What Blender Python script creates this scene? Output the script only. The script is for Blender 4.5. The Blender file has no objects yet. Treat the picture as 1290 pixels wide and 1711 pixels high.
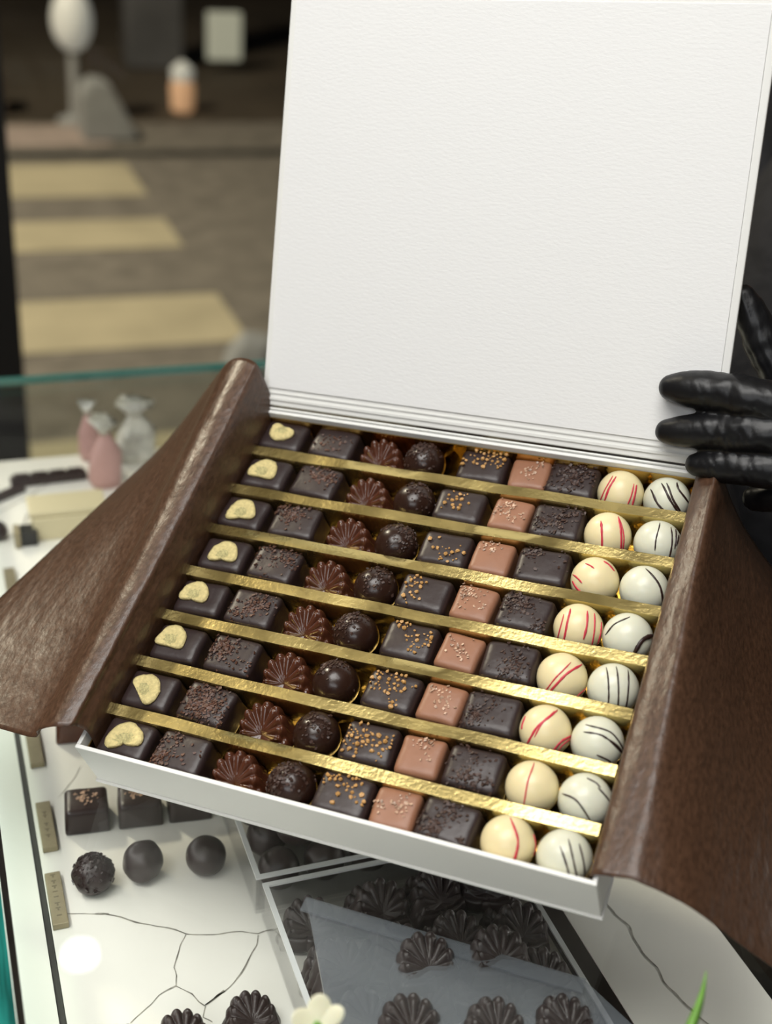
import bpy, bmesh, math, random
from mathutils import Vector, Matrix, noise

SC = bpy.context.scene
COL = SC.collection
PI = math.pi

# ------------------------------------------------------------------ camera, light, exposure
CXY, FPX = (645.0, 855.5), 2139.0
CAM = Vector((0, 0, 1.6))
# rows: world = CR @ (camera x right, y down, z forward)
CR = Matrix(((0.94063576, -0.103583, 0.32322583), (-0.33333769, -0.46135909, 0.82221273), (0.06395591, -0.88114604, -0.46849898)))
cd = bpy.data.cameras.new('camera'); cam = bpy.data.objects.new('camera', cd); COL.objects.link(cam)
cd.sensor_fit = 'HORIZONTAL'; cd.sensor_width = 36.0; cd.lens = FPX / 1290 * 36.0
cd.clip_start = 0.02; cd.clip_end = 100
cx_, cy_, cz_ = CR.col[0].copy(), -CR.col[1], -CR.col[2]
cam.matrix_world = Matrix(((cx_[0], cy_[0], cz_[0], CAM[0]), (cx_[1], cy_[1], cz_[1], CAM[1]), (cx_[2], cy_[2], cz_[2], CAM[2]), (0, 0, 0, 1)))
cd.dof.use_dof = True; cd.dof.focus_distance = 0.655; cd.dof.aperture_fstop = 7.0
SC.camera = cam
vs = SC.view_settings
vs.view_transform = 'Standard'; vs.look = 'None'; vs.exposure = 0.0; vs.gamma = 1.0; vs.use_curve_mapping = False
SC.cycles.max_bounces = 12; SC.cycles.transparent_max_bounces = 16; SC.cycles.glossy_bounces = 5
SC.cycles.caustics_reflective = False; SC.cycles.caustics_refractive = False
SC.cycles.use_denoising = True

W = bpy.data.worlds.new('night'); SC.world = W; W.use_nodes = True
W.node_tree.nodes['Background'].inputs[0].default_value = (0.02, 0.025, 0.04, 1)
W.node_tree.nodes['Background'].inputs[1].default_value = 0.3

def ray(px, py):
    return CR @ Vector(((px - CXY[0]) / FPX, (py - CXY[1]) / FPX, 1.0))
def at(px, py, z):
    d = ray(px, py); return CAM + d * ((z - CAM.z) / d.z)
def at_t(px, py, t):
    return CAM + ray(px, py) * t

CEIL = 2.75
ZG = 1.153; ZS = 1.075          # counter glass top, marble shelf top
def area(name, loc, sx, sy, power, col, target=None):
    l = bpy.data.lights.new(name, 'AREA'); l.shape = 'RECTANGLE'; l.size = sx; l.size_y = sy; l.energy = power; l.color = col
    o = bpy.data.objects.new(name, l); COL.objects.link(o); o.location = loc
    if target is not None:
        o.rotation_euler = (Vector(target) - Vector(loc)).to_track_quat('-Z', 'Y').to_euler()
    return o
area('ceiling_panel_light', (-0.40, 0.18, CEIL - 0.03), 1.3, 0.8, 30, (1.0, 0.985, 0.95), (-0.40, 0.18, 0))
area('rear_panel_light', (-1.1, -1.25, CEIL - 0.08), 1.8, 0.9, 22, (0.95, 0.975, 1.0), (0.2, 0.5, 1.2))
fill_lamp = area('shelf_fill_light', (0.0098, 0.58, ZG - 0.0125), 0.004, 0.98, 0.30, (1.0, 0.975, 0.93))
fill_lamp.rotation_euler = (0, -math.radians(60), 0)      # strip lamp added to brighten the shelf, under the glass, shining down and inwards
fill_lamp = area('slab_fill_light', (0.500, 0.58, ZG - 0.0125), 0.004, 0.98, 0.55, (1.0, 0.97, 0.92)); fill_lamp.rotation_euler = (0, math.radians(50), 0)  # second strip lamp, added only to brighten the marble slab
area('street_light', (-2.2, 5.0, 5.2), 1.0, 0.4, 330, (1.0, 0.88, 0.68), (0.5, 5.6, 0))

# ------------------------------------------------------------------ helpers
def tag(o, label=None, cat=None, group=None, kind=None):
    if label: o['label'] = label
    if cat: o['category'] = cat
    if group: o['group'] = group
    if kind: o['kind'] = kind
    return o
def thing(name, label, cat, mw=None, group=None):
    o = bpy.data.objects.new(name, None); COL.objects.link(o); o.empty_display_size = 0.01
    if mw is not None: o.matrix_world = mw
    return tag(o, label, cat, group)
def mesh_of(name, bm, mats, smooth=True, angle=None):
    me = bpy.data.meshes.new(name); bm.normal_update(); bm.to_mesh(me); bm.free()
    for m in (mats if isinstance(mats, (list, tuple)) else [mats]): me.materials.append(m)
    if smooth:
        me.polygons.foreach_set('use_smooth', [True] * len(me.polygons))
        if angle: me.set_sharp_from_angle(angle=math.radians(angle))
    return me
def link(name, me, parent=None, mw=None):
    o = bpy.data.objects.new(name, me); COL.objects.link(o)
    if parent is not None: o.parent = parent
    if mw is not None: o.matrix_world = mw if parent is None else o.matrix_world
    return o
def obj(name, bm, mats, parent=None, mw=None, smooth=True, angle=None):
    return link(name, mesh_of(name, bm, mats, smooth, angle), parent, mw)
def frame(x, y, z, o):
    return Matrix(((x[0], y[0], z[0], o[0]), (x[1], y[1], z[1], o[1]), (x[2], y[2], z[2], o[2]), (0, 0, 0, 1)))
def T(x, y, z, rz=0.0, s=1.0):
    return Matrix.Translation((x, y, z)) @ Matrix.Rotation(rz, 4, 'Z') @ Matrix.Scale(s, 4)

def add_box(bm, lo, hi, mi=0, bevel=0.0):
    m = Matrix.Translation([(a + b) / 2 for a, b in zip(lo, hi)]) @ Matrix.Diagonal([abs(b - a) for a, b in zip(lo, hi)] + [1])
    r = bmesh.ops.create_cube(bm, size=1.0, matrix=m)
    fs = set(f for v in r['verts'] for f in v.link_faces)
    for f in fs: f.material_index = mi
    if bevel:
        es = list(set(e for v in r['verts'] for e in v.link_edges))
        bmesh.ops.bevel(bm, geom=es, offset=bevel, segments=2, affect='EDGES', profile=0.5)
def box_bm(lo, hi, bevel=0.0):
    bm = bmesh.new(); add_box(bm, lo, hi, 0, bevel); return bm
def add_prism(bm, poly, z0, z1, mi=0):
    a = [bm.verts.new((p[0], p[1], z0)) for p in poly]; b = [bm.verts.new((p[0], p[1], z1)) for p in poly]
    n = len(poly); fs = [bm.faces.new(list(reversed(a))), bm.faces.new(b)]
    for i in range(n): fs.append(bm.faces.new((a[i], a[(i + 1) % n], b[(i + 1) % n], b[i])))
    for f in fs: f.material_index = mi
    bmesh.ops.recalc_face_normals(bm, faces=fs)
def add_tube(bm, pts, radii, seg=14, flat=1.0, up=None, caps=True):
    """smooth tube with round ends; flat scales the second cross axis"""
    pts = [Vector(p) for p in pts]
    # spline densify
    P, Rr = [], []
    n = len(pts)
    for i in range(n - 1):
        p0 = pts[max(i - 1, 0)]; p1 = pts[i]; p2 = pts[i + 1]; p3 = pts[min(i + 2, n - 1)]
        for k in range(6):
            t = k / 6
            P.append(0.5 * ((2 * p1) + (p2 - p0) * t + (2 * p0 - 5 * p1 + 4 * p2 - p3) * t * t + (3 * p1 - p0 - 3 * p2 + p3) * t ** 3))
            Rr.append(radii[i] + (radii[i + 1] - radii[i]) * t)
    P.append(pts[-1]); Rr.append(radii[-1])
    if caps:
        d0 = (P[0] - P[1]).normalized(); d1 = (P[-1] - P[-2]).normalized(); r0, r1 = Rr[0], Rr[-1]
        pre = [(P[0] + d0 * r0 * math.sin(a), r0 * math.cos(a)) for a in (1.45, 1.2, 0.9, 0.6, 0.3)]
        post = [(P[-1] + d1 * r1 * math.sin(a), r1 * math.cos(a)) for a in (0.3, 0.6, 0.9, 1.2, 1.45)]
        P = [q[0] for q in pre] + P + [q[0] for q in post]; Rr = [q[1] for q in pre] + Rr + [q[1] for q in post]
    nrm = Vector(up) if up else Vector((0.13, 0.2, 0.97))
    rings = []
    for i, p in enumerate(P):
        d = (P[min(i + 1, len(P) - 1)] - P[max(i - 1, 0)]).normalized()
        b = d.cross(nrm)
        if b.length < 1e-5: b = d.orthogonal()
        b.normalize(); nn = b.cross(d).normalized()
        if not up: nrm = nn
        rings.append([bm.verts.new(p + (b * math.cos(a) + nn * flat * math.sin(a)) * Rr[i]) for a in [2 * PI * k / seg for k in range(seg)]])
    for a, b in zip(rings, rings[1:]):
        for k in range(seg): bm.faces.new((a[k], a[(k + 1) % seg], b[(k + 1) % seg], b[k]))
    bm.faces.new(list(reversed(rings[0]))); bm.faces.new(rings[-1])
def add_lathe(bm, prof, seg=28, cx=0, cy=0, mi=0):
    rings = []
    for r, z in prof:
        rings.append([bm.verts.new((cx + r * math.cos(2 * PI * k / seg), cy + r * math.sin(2 * PI * k / seg), z)) for k in range(seg)])
    for a, b in zip(rings, rings[1:]):
        for k in range(seg):
            f = bm.faces.new((a[k], a[(k + 1) % seg], b[(k + 1) % seg], b[k])); f.material_index = mi
    f = bm.faces.new(list(reversed(rings[0]))); f.material_index = mi
    f = bm.faces.new(rings[-1]); f.material_index = mi
def add_ellipsoid(bm, c, r, u=20, v=14, rot=None):
    m = Matrix.Translation(c) @ (rot.to_4x4() if rot else Matrix.Identity(4)) @ Matrix.Diagonal((r[0], r[1], r[2], 1))
    return bmesh.ops.create_uvsphere(bm, u_segments=u, v_segments=v, radius=1.0, matrix=m)
def remeshed(name, bm, mat, voxel, smooth_n=4):
    """fuse overlapping lofts into one continuous skin"""
    me = bpy.data.meshes.new(name); bm.to_mesh(me); bm.free()
    o = bpy.data.objects.new(name, me); COL.objects.link(o)
    r = o.modifiers.new('r', 'REMESH'); r.mode = 'VOXEL'; r.voxel_size = voxel
    s = o.modifiers.new('s', 'SMOOTH'); s.iterations = smooth_n; s.factor = 0.5
    dg = bpy.context.evaluated_depsgraph_get(); dg.update()
    me2 = bpy.data.meshes.new_from_object(o.evaluated_get(dg))
    bpy.data.objects.remove(o); bpy.data.meshes.remove(me)
    me2.name = name; me2.materials.clear(); me2.materials.append(mat)
    me2.polygons.foreach_set('use_smooth', [True] * len(me2.polygons))
    return me2

# ------------------------------------------------------------------ materials
def mat(name, col, rough=0.5, metal=0.0, spec=0.5, noise_s=0, noise_a=0.0, bump_s=0, bump_d=0.0, bump_detail=4, coat=0.0, emit=None, es=0.0, sss=0.0, stretch=None, rough_var=0.0, col2=None):
    m = bpy.data.materials.new(name); m.use_nodes = True
    nt = m.node_tree; N = nt.nodes; L = nt.links; b = N['Principled BSDF']
    b.inputs['Base Color'].default_value = (*col, 1); b.inputs['Roughness'].default_value = rough
    b.inputs['Metallic'].default_value = metal; b.inputs['Specular IOR Level'].default_value = spec
    b.inputs['Coat Weight'].default_value = coat
    if sss:
        b.inputs['Subsurface Weight'].default_value = sss; b.inputs['Subsurface Scale'].default_value = 0.004
        b.inputs['Subsurface Radius'].default_value = (1, 0.7, 0.4)
    if emit: b.inputs['Emission Color'].default_value = (*emit, 1); b.inputs['Emission Strength'].default_value = es
    tc = N.new('ShaderNodeTexCoord'); mp = N.new('ShaderNodeMapping'); L.new(tc.outputs['Object'], mp.inputs[0])
    if stretch: mp.inputs['Scale'].default_value = stretch
    if noise_s:
        n = N.new('ShaderNodeTexNoise'); n.inputs['Scale'].default_value = noise_s; n.inputs['Detail'].default_value = 5
        L.new(mp.outputs[0], n.inputs['Vector'])
        cr = N.new('ShaderNodeValToRGB'); cr.color_ramp.elements[0].position = 0.3; cr.color_ramp.elements[1].position = 0.7
        c2 = col2 or tuple(min(1, c * (1 + noise_a)) for c in col)
        cr.color_ramp.elements[0].color = (*[c * (1 - noise_a) for c in col], 1); cr.color_ramp.elements[1].color = (*c2, 1)
        L.new(n.outputs['Fac'], cr.inputs[0]); L.new(cr.outputs[0], b.inputs['Base Color'])
        if rough_var:
            ma = N.new('ShaderNodeMapRange'); ma.inputs[3].default_value = rough - rough_var; ma.inputs[4].default_value = rough + rough_var
            L.new(n.outputs['Fac'], ma.inputs[0]); L.new(ma.outputs[0], b.inputs['Roughness'])
    if bump_s:
        n2 = N.new('ShaderNodeTexNoise'); n2.inputs['Scale'].default_value = bump_s; n2.inputs['Detail'].default_value = bump_detail
        L.new(mp.outputs[0], n2.inputs['Vector'])
        bp = N.new('ShaderNodeBump'); bp.inputs['Strength'].default_value = 1.0; bp.inputs['Distance'].default_value = bump_d
        L.new(n2.outputs['Fac'], bp.inputs['Height']); L.new(bp.outputs[0], b.inputs['Normal'])
    return m
def clear_mat(name, tint, refl=1.0, haze=0.0, haze_col=(0.9, 0.9, 0.92), rough=0.0):
    m = bpy.data.materials.new(name); m.use_nodes = True; nt = m.node_tree; N = nt.nodes; L = nt.links
    N.remove(N['Principled BSDF']); out = N['Material Output']
    tr = N.new('ShaderNodeBsdfTransparent'); tr.inputs[0].default_value = (*tint, 1)
    gl = N.new('ShaderNodeBsdfGlossy'); gl.inputs['Roughness'].default_value = rough; gl.inputs['Color'].default_value = (1, 1, 1, 1)
    lw = N.new('ShaderNodeLayerWeight'); lw.inputs['Blend'].default_value = 0.5
    pw = N.new('ShaderNodeMath'); pw.operation = 'POWER'; pw.inputs[1].default_value = 5.0; L.new(lw.outputs['Facing'], pw.inputs[0])
    ma = N.new('ShaderNodeMath'); ma.operation = 'MULTIPLY_ADD'; ma.inputs[1].default_value = 0.96; ma.inputs[2].default_value = 0.04; L.new(pw.outputs[0], ma.inputs[0])
    mu = N.new('ShaderNodeMath'); mu.operation = 'MULTIPLY'; mu.inputs[1].default_value = refl; mu.use_clamp = True; L.new(ma.outputs[0], mu.inputs[0])
    mx = N.new('ShaderNodeMixShader'); L.new(mu.outputs[0], mx.inputs[0]); L.new(tr.outputs[0], mx.inputs[1]); L.new(gl.outputs[0], mx.inputs[2])
    last = mx
    if haze:
        df = N.new('ShaderNodeBsdfDiffuse'); df.inputs[0].default_value = (*haze_col, 1)
        m2 = N.new('ShaderNodeMixShader'); m2.inputs[0].default_value = haze; L.new(mx.outputs[0], m2.inputs[1]); L.new(df.outputs[0], m2.inputs[2]); last = m2
    L.new(last.outputs[0], out.inputs['Surface'])
    return m

M = {}
M['card'] = mat('white_card', (0.83, 0.83, 0.80), 0.55, bump_s=900, bump_d=0.00006)
M['lining'] = mat('white_textured_paper', (0.87, 0.87, 0.86), 0.6, bump_s=600, bump_d=0.00013, bump_detail=6, stretch=(0.5, 1.3, 1))
M['gold'] = mat('gold_foil', (0.70, 0.56, 0.23), 0.26, 1.0, noise_s=40, noise_a=0.10, bump_s=420, bump_d=0.00016, rough_var=0.10)
M['gold_in'] = mat('gold_foil_smooth', (0.66, 0.43, 0.13), 0.13, 1.0, bump_s=60, bump_d=0.0010)
M['paper'] = mat('brown_glassine', (0.072, 0.035, 0.019), 0.37, spec=0.55, noise_s=480, noise_a=0.30, bump_s=150, bump_d=0.0007, bump_detail=7, stretch=(1.0, 0.55, 1.0), rough_var=0.08)
M['dark'] = mat('dark_chocolate', (0.029, 0.0175, 0.0170), 0.40, noise_s=120, noise_a=0.12, bump_s=260, bump_d=0.00018)
M['truffle'] = mat('dark_truffle_shell', (0.026, 0.011, 0.007), 0.26, noise_s=120, noise_a=0.12, bump_s=160, bump_d=0.0002)
M['milk'] = mat('milk_chocolate', (0.080, 0.025, 0.012), 0.17, noise_s=80, noise_a=0.12)
M['caramel'] = mat('caramel_chocolate', (0.29, 0.132, 0.074), 0.45, noise_s=120, noise_a=0.08, bump_s=220, bump_d=0.0002)
M['flake'] = mat('chocolate_flake', (0.085, 0.036, 0.022), 0.5, noise_s=300, noise_a=0.5)
M['flake_dark'] = mat('dark_chocolate_flake', (0.05, 0.024, 0.017), 0.5, noise_s=300, noise_a=0.45)
M['salt'] = mat('toffee_salt_flake', (0.50, 0.33, 0.23), 0.4, noise_s=300, noise_a=0.5)
M['nut'] = mat('caramelised_nut', (0.50, 0.27, 0.085), 0.45, noise_s=220, noise_a=0.5)
M['cream'] = mat('cream_chocolate', (0.84, 0.72, 0.43), 0.34, sss=0.15, bump_s=60, bump_d=0.0002)
M['ivory'] = mat('ivory_chocolate', (0.72, 0.72, 0.58), 0.32, sss=0.15, bump_s=60, bump_d=0.0002)
M['red'] = mat('red_drizzle', (0.60, 0.035, 0.065), 0.4)
M['line'] = mat('dark_drizzle', (0.030, 0.013, 0.011), 0.35)
M['banana'] = mat('dried_banana', (0.66, 0.55, 0.25), 0.75, noise_s=500, noise_a=0.18, bump_s=700, bump_d=0.0006)
M['glove'] = mat('black_nitrile', (0.006, 0.006, 0.007), 0.38, spec=0.38, bump_s=75, bump_d=0.0006, bump_detail=3, stretch=(1.7, 1.0, 0.6))
M['cloth'] = mat('black_cloth', (0.011, 0.011, 0.014), 0.85, bump_s=25, bump_d=0.01)
M['skin'] = mat('skin', (0.52, 0.30, 0.21), 0.5, sss=0.1)
M['hair'] = mat('dark_hair', (0.02, 0.012, 0.008), 0.45, bump_s=120, bump_d=0.003, stretch=(1, 1, 0.1))
M['eye'] = mat('eye_white', (0.8, 0.8, 0.78), 0.2); M['iris'] = mat('iris', (0.04, 0.02, 0.01), 0.2); M['lip'] = mat('lip', (0.42, 0.14, 0.12), 0.4)
M['marble'] = mat('white_marble', (0.86, 0.84, 0.775), 0.22, noise_s=7, noise_a=0.04, coat=0.2)
M['vein'] = mat('marble_vein', (0.27, 0.255, 0.22), 0.4, noise_s=260, noise_a=0.6)
M['glass'] = clear_mat('display_glass', (0.985, 0.995, 0.988), 0.9)
M['pane'] = clear_mat('window_glass', (0.95, 0.96, 0.95), 0.2)
M['acryl'] = clear_mat('clear_acrylic', (0.95, 0.95, 0.95), 1.0)
M['cover'] = clear_mat('acrylic_cover', (0.80, 0.80, 0.82), 2.2, haze=0.13, haze_col=(0.72, 0.78, 0.86), rough=0.06)  # diffuse haze paints a bluish reflection onto the clear sheet
M['rim'] = mat('acrylic_edge', (0.75, 0.76, 0.76), 0.3)
M['teal'] = mat('green_glass_edge', (0.015, 0.19, 0.165), 0.12, noise_s=30, noise_a=0.7, stretch=(9, 0.4, 1))
M['teal_far'] = mat('far_glass_edge', (0.05, 0.17, 0.15), 0.2)
M['tinted'] = clear_mat('green_tinted_glass', (0.80, 0.93, 0.90), 0.7)
M['brass'] = mat('brass_plate', (0.29, 0.245, 0.15), 0.45, 0.2, noise_s=200, noise_a=0.08)
M['engrave'] = mat('engraved_letter', (0.17, 0.14, 0.085), 0.6)
M['black'] = mat('black_metal', (0.012, 0.012, 0.012), 0.4)
M['rail'] = mat('dark_metal', (0.05, 0.04, 0.035), 0.3, 0.6)
M['seam'] = mat('black_seam_strip', (0.03, 0.03, 0.026), 0.4)
M['wood_case'] = mat('case_base', (0.16, 0.14, 0.12), 0.5)
M['wall_dark'] = mat('dark_brown_wall', (0.10, 0.076, 0.056), 0.7, noise_s=3, noise_a=0.1)
M['wall'] = mat('warm_wall', (0.42, 0.38, 0.33), 0.8)
M['ceil'] = mat('ceiling_paint', (0.75, 0.74, 0.71), 0.9)
M['floor'] = mat('floor_tile', (0.22, 0.19, 0.16), 0.4, noise_s=3, noise_a=0.1)
M['lamp'] = mat('lamp_lens', (0.9, 0.9, 0.9), 0.3, emit=(0.85, 0.95, 1.0), es=18)
M['asphalt'] = mat('asphalt', (0.25, 0.225, 0.19), 0.8, noise_s=8, noise_a=0.25, bump_s=60, bump_d=0.01)
M['paving'] = mat('dark_paving', (0.085, 0.066, 0.046), 0.8, noise_s=2, noise_a=0.3)
M['stripe'] = mat('road_paint', (0.60, 0.53, 0.36), 0.7, noise_s=3, noise_a=0.12)
M['stripe_pink'] = mat('pinkish_road_paint', (0.52, 0.42, 0.37), 0.7, noise_s=4, noise_a=0.2)  # pinkish grey, a little darker than the other stripes
M['road_dark'] = mat('dark_strip', (0.035, 0.035, 0.03), 0.7)
M['facade'] = mat('dark_facade', (0.035, 0.03, 0.028), 0.8, noise_s=1, noise_a=0.4)
M['concrete'] = mat('pale_concrete', (0.40, 0.41, 0.41), 0.8, noise_s=20, noise_a=0.1)
M['globe'] = mat('lamp_globe', (0.8, 0.8, 0.75), 0.4, emit=(0.9, 0.9, 0.82), es=0.2)
M['amber'] = mat('lantern_glow', (0.7, 0.45, 0.3), 0.5, emit=(1.0, 0.55, 0.28), es=0.3)
M['boxlight'] = mat('light_box', (0.7, 0.7, 0.6), 0.5, emit=(0.72, 0.75, 0.60), es=0.22)
M['pillar'] = mat('grey_pillar', (0.13, 0.13, 0.135), 0.7, noise_s=4, noise_a=0.2)
M['planter'] = mat('brown_planter', (0.10, 0.07, 0.05), 0.7)
M['creambox'] = mat('cream_card', (0.62, 0.55, 0.36), 0.6)
M['pouch'] = mat('pink_pouch', (0.50, 0.30, 0.28), 0.5, bump_s=60, bump_d=0.004)
M['cello'] = mat('crinkled_cellophane', (0.55, 0.54, 0.48), 0.12, spec=0.8, bump_s=70, bump_d=0.012, noise_s=50, noise_a=0.4)
M['petal'] = mat('white_petal', (0.84, 0.81, 0.60), 0.5, sss=0.2)
M['leaf'] = mat('green_leaf', (0.16, 0.36, 0.05), 0.45, noise_s=30, noise_a=0.3, stretch=(6, 6, 0.6))
M['pot'] = mat('white_pot', (0.6, 0.6, 0.58), 0.3)
M['soil'] = mat('soil', (0.03, 0.02, 0.015), 0.9)

# ------------------------------------------------------------------ the setting
def structure(name, bm, m, smooth=False):
    o = obj(name, bm, m, smooth=smooth); o['kind'] = 'structure'; return o
YW = 2.0
structure('floor', box_bm((-3.2, -3.2, -0.1), (1.9, YW + 0.06, 0)), M['floor'])
structure('ceiling', box_bm((-3.2, -3.2, CEIL), (1.9, YW + 0.06, CEIL + 0.1)), M['ceil'])
structure('wall_right', box_bm((1.7, -3.2, 0), (1.8, YW + 0.06, CEIL)), M['wall_dark'])
structure('wall_left', box_bm((-3.2, -3.2, 0), (-3.1, YW + 0.06, CEIL)), M['wall'])
structure('wall_back', box_bm((-3.2, -3.2, 0), (1.9, -3.1, CEIL)), M['wall'])
structure('wall_front', box_bm((1.05, YW, 0), (1.7, YW + 0.06, CEIL)), M['wall_dark'])
structure('window_1', box_bm((0.145, YW + 0.02, 0.02), (1.05, YW + 0.03, CEIL)), M['pane'])
structure('window_2', box_bm((-3.1, YW + 0.02, 0.02), (0.03, YW + 0.03, CEIL)), M['pane'])
structure('trim_1', box_bm((0.03, YW, 0), (0.142, YW + 0.06, CEIL)), M['black'])
st = structure('street', box_bm((-9, YW + 0.06, -0.12), (14, 7.72, -0.002)), M['asphalt'])
structure('pavement', box_bm((-9, 7.72, -0.12), (14, 15.2, 0.0)), M['paving'])
structure('facade', box_bm((-9, 15.2, -0.1), (14, 15.6, 9)), M['facade'])
structure('dark_road_strip', box_bm((-9, 6.86, -0.01), (14, 7.0, 0.001)), M['road_dark'])  # thin dark strip running right across the road
for y0, y1, m in ((3.02, 3.42, 'stripe'), (3.42 + 0.0, 3.46, 'stripe'), (4.12, 4.63, 'stripe'), (5.25, 5.68, 'stripe'), (6.1, 6.73, 'stripe'), (7.15, 7.64, 'stripe_pink')):
    if y1 - y0 < 0.1: continue
    o = obj('road_stripe', box_bm((-6, y0, -0.004), (1.06, y1, 0.002)), M[m], smooth=False); o.parent = st
structure('window_sill', box_bm((0.15, YW - 0.04, 0), (1.04, YW, 0.04)), M['wall_dark'])

# ------------------------------------------------------------------ street furniture far behind the window
p = at(128, 205, 0)
t = thing('globe_lamp', 'white globe lamp on a short post out on the dark pavement', 'lamp', T(p.x, p.y, 0))
bm = bmesh.new(); add_lathe(bm, [(0.11, 0), (0.11, 0.02), (0.035, 0.05), (0.03, 0.40), (0.07, 0.44)]); obj('post', bm, M['concrete'], t, angle=40)
bm = bmesh.new(); add_ellipsoid(bm, (0, 0, 0.56), (0.115, 0.115, 0.17)); obj('globe', bm, M['globe'], t)
p = at(100, 215, 0)
t = thing('planter', 'low brown planter beside the globe lamp post', 'planter', T(p.x - 0.45, p.y + 0.5, 0))
obj('tub', box_bm((-0.42, -0.16, 0), (0.2, 0.16, 0.26), 0.02), M['planter'], t, smooth=False)
obj('soil', box_bm((-0.40, -0.14, 0.24), (0.18, 0.14, 0.275)), M['soil'], t, smooth=False)
p = at(205, 262, 0)
bm = bmesh.new(); a = [(-0.15, 0), (0.15, 0), (0.13, 0.06), (0.0, 0.30), (-0.10, 0.31), (-0.15, 0.24)]
v0 = [bm.verts.new((x, -0.13, z)) for x, z in a]; v1 = [bm.verts.new((x, 0.13, z)) for x, z in a]
bm.faces.new(v0); bm.faces.new(list(reversed(v1)))
for i in range(6): bm.faces.new((v0[i], v1[i], v1[(i + 1) % 6], v0[(i + 1) % 6]))
bmesh.ops.recalc_face_normals(bm, faces=bm.faces); bmesh.ops.bevel(bm, geom=list(bm.edges), offset=0.015, segments=2, affect='EDGES')
tag(obj('concrete_bollard', bm, M['concrete'], mw=T(p.x, 7.35, 0.002), smooth=False), 'pale grey sloping concrete block at the end of the road stripes', 'bollard')
p = at(305, 187, 0)
t = thing('lantern', 'small glowing amber lantern standing on the dark pavement', 'lantern', T(p.x, p.y, 0))
bm = bmesh.new(); add_lathe(bm, [(0.05, 0), (0.07, 0.02), (0.075, 0.16), (0.06, 0.19)]); obj('glass', bm, M['amber'], t, angle=40)
bm = bmesh.new(); add_lathe(bm, [(0.065, 0.19), (0.07, 0.25), (0.04, 0.28), (0.01, 0.30)]); obj('cap', bm, M['globe'], t, angle=40)
p = at(400, 250, 0)
t = thing('street_pillar', 'grey pillar carrying a small pale light box', 'pillar', T(p.x, 9.6, 0))
bm = bmesh.new(); add_box(bm, (-0.20, -0.12, 0), (0.20, 0.12, 1.7), 0, 0.02); obj('shaft', bm, M['pillar'], t, smooth=False)
q = CAM + ray(376, 60) * ((9.45 - 0) / ray(376, 60).y)
obj('light_box', box_bm((q.x - p.x - 0.13, -0.20, q.z - 0.16), (q.x - p.x + 0.11, -0.12, q.z + 0.16), 0.01), M['boxlight'], t, smooth=False)
p = at(412, 640, 0)
bm = bmesh.new(); add_ellipsoid(bm, (0, 0, 0.08), (0.10, 0.09, 0.085))
for v in bm.verts: v.co += Vector(noise.noise_vector(v.co * 14)) * 0.02
tag(obj('boulder', bm, M['concrete'], mw=T(p.x + 0.02, p.y, 0)), 'rounded grey stone on the road just beyond the glass counter', 'stone')

# ------------------------------------------------------------------ ceiling downlights (their images show in the counter glass)
def mirror_spot(px, py, zr):
    p = at(px, py, zr); d = ray(px, py); d.z = -d.z; return p + d * ((CEIL - 0.012 - p.z) / d.z)
for px, py, r in ((133, 1590, 0.034),):
    s = mirror_spot(px, py, ZG)
    t = thing('downlight', 'recessed ceiling downlight above the shop counter', 'downlight', T(s.x, s.y, CEIL))
    bm = bmesh.new(); add_lathe(bm, [(r * 1.45, 0), (r * 1.45, -0.006), (r * 1.1, -0.01)]); bmesh.ops.recalc_face_normals(bm, faces=bm.faces); obj('trim_ring', bm, M['rim'], t, angle=40)
    bm = bmesh.new(); add_lathe(bm, [(r, -0.006), (r, -0.012), (r * 0.8, -0.014)]); bmesh.ops.recalc_face_normals(bm, faces=bm.faces); obj('lens', bm, M['lamp'], t, angle=40)

# ------------------------------------------------------------------ display case
CX0, CX1, CY0, CY1 = 0.006, 0.52, 0.02, 1.092
case = thing('display_case', 'glass topped shop counter with white marble shelf under the chocolate box', 'display case', T(0, 0, 0))
obj('glass_top', box_bm((CX0, CY0, ZG - 0.008), (CX1, CY1 - 0.001, ZG)), M['glass'], case, smooth=False)
obj('side_pane', box_bm((-0.005, CY0, 0.98), (CX0 - 0.0005, CY1 + 0.008, ZG - 0.004)), M['tinted'], case, smooth=False)['label'] = 'thick green tinted glass side'
obj('pane_edge', box_bm((-0.005, CY0, ZG - 0.004), (CX0 - 0.0005, CY1 + 0.008, ZG + 0.0005)), M['teal'], case, smooth=False)['label'] = 'polished green glass edge'
obj('end_pane', box_bm((CX0, CY1, 1.0), (CX1, CY1 + 0.006, ZG - 0.006)), M['pane'], case, smooth=False)
obj('pane_edge', box_bm((CX0, CY1, ZG - 0.006), (CX1, CY1 + 0.006, ZG)), M['teal_far'], case, smooth=False)['label'] = 'polished green glass edge'
obj('plinth', box_bm((-0.003, CY0, 0), (CX1, CY1, 1.03)), M['wood_case'], case, smooth=False)
obj('front_strip', box_bm((CX0, CY0, 1.035), (0.0262, CY1 - 0.002, ZS)), M['marble'], case, smooth=False)
obj('seam', box_bm((0.0262, CY0, 1.032), (0.0295, CY1 - 0.002, ZS - 0.002)), M['seam'], case, smooth=False)  # black seam between the front strip and the shelf

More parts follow.
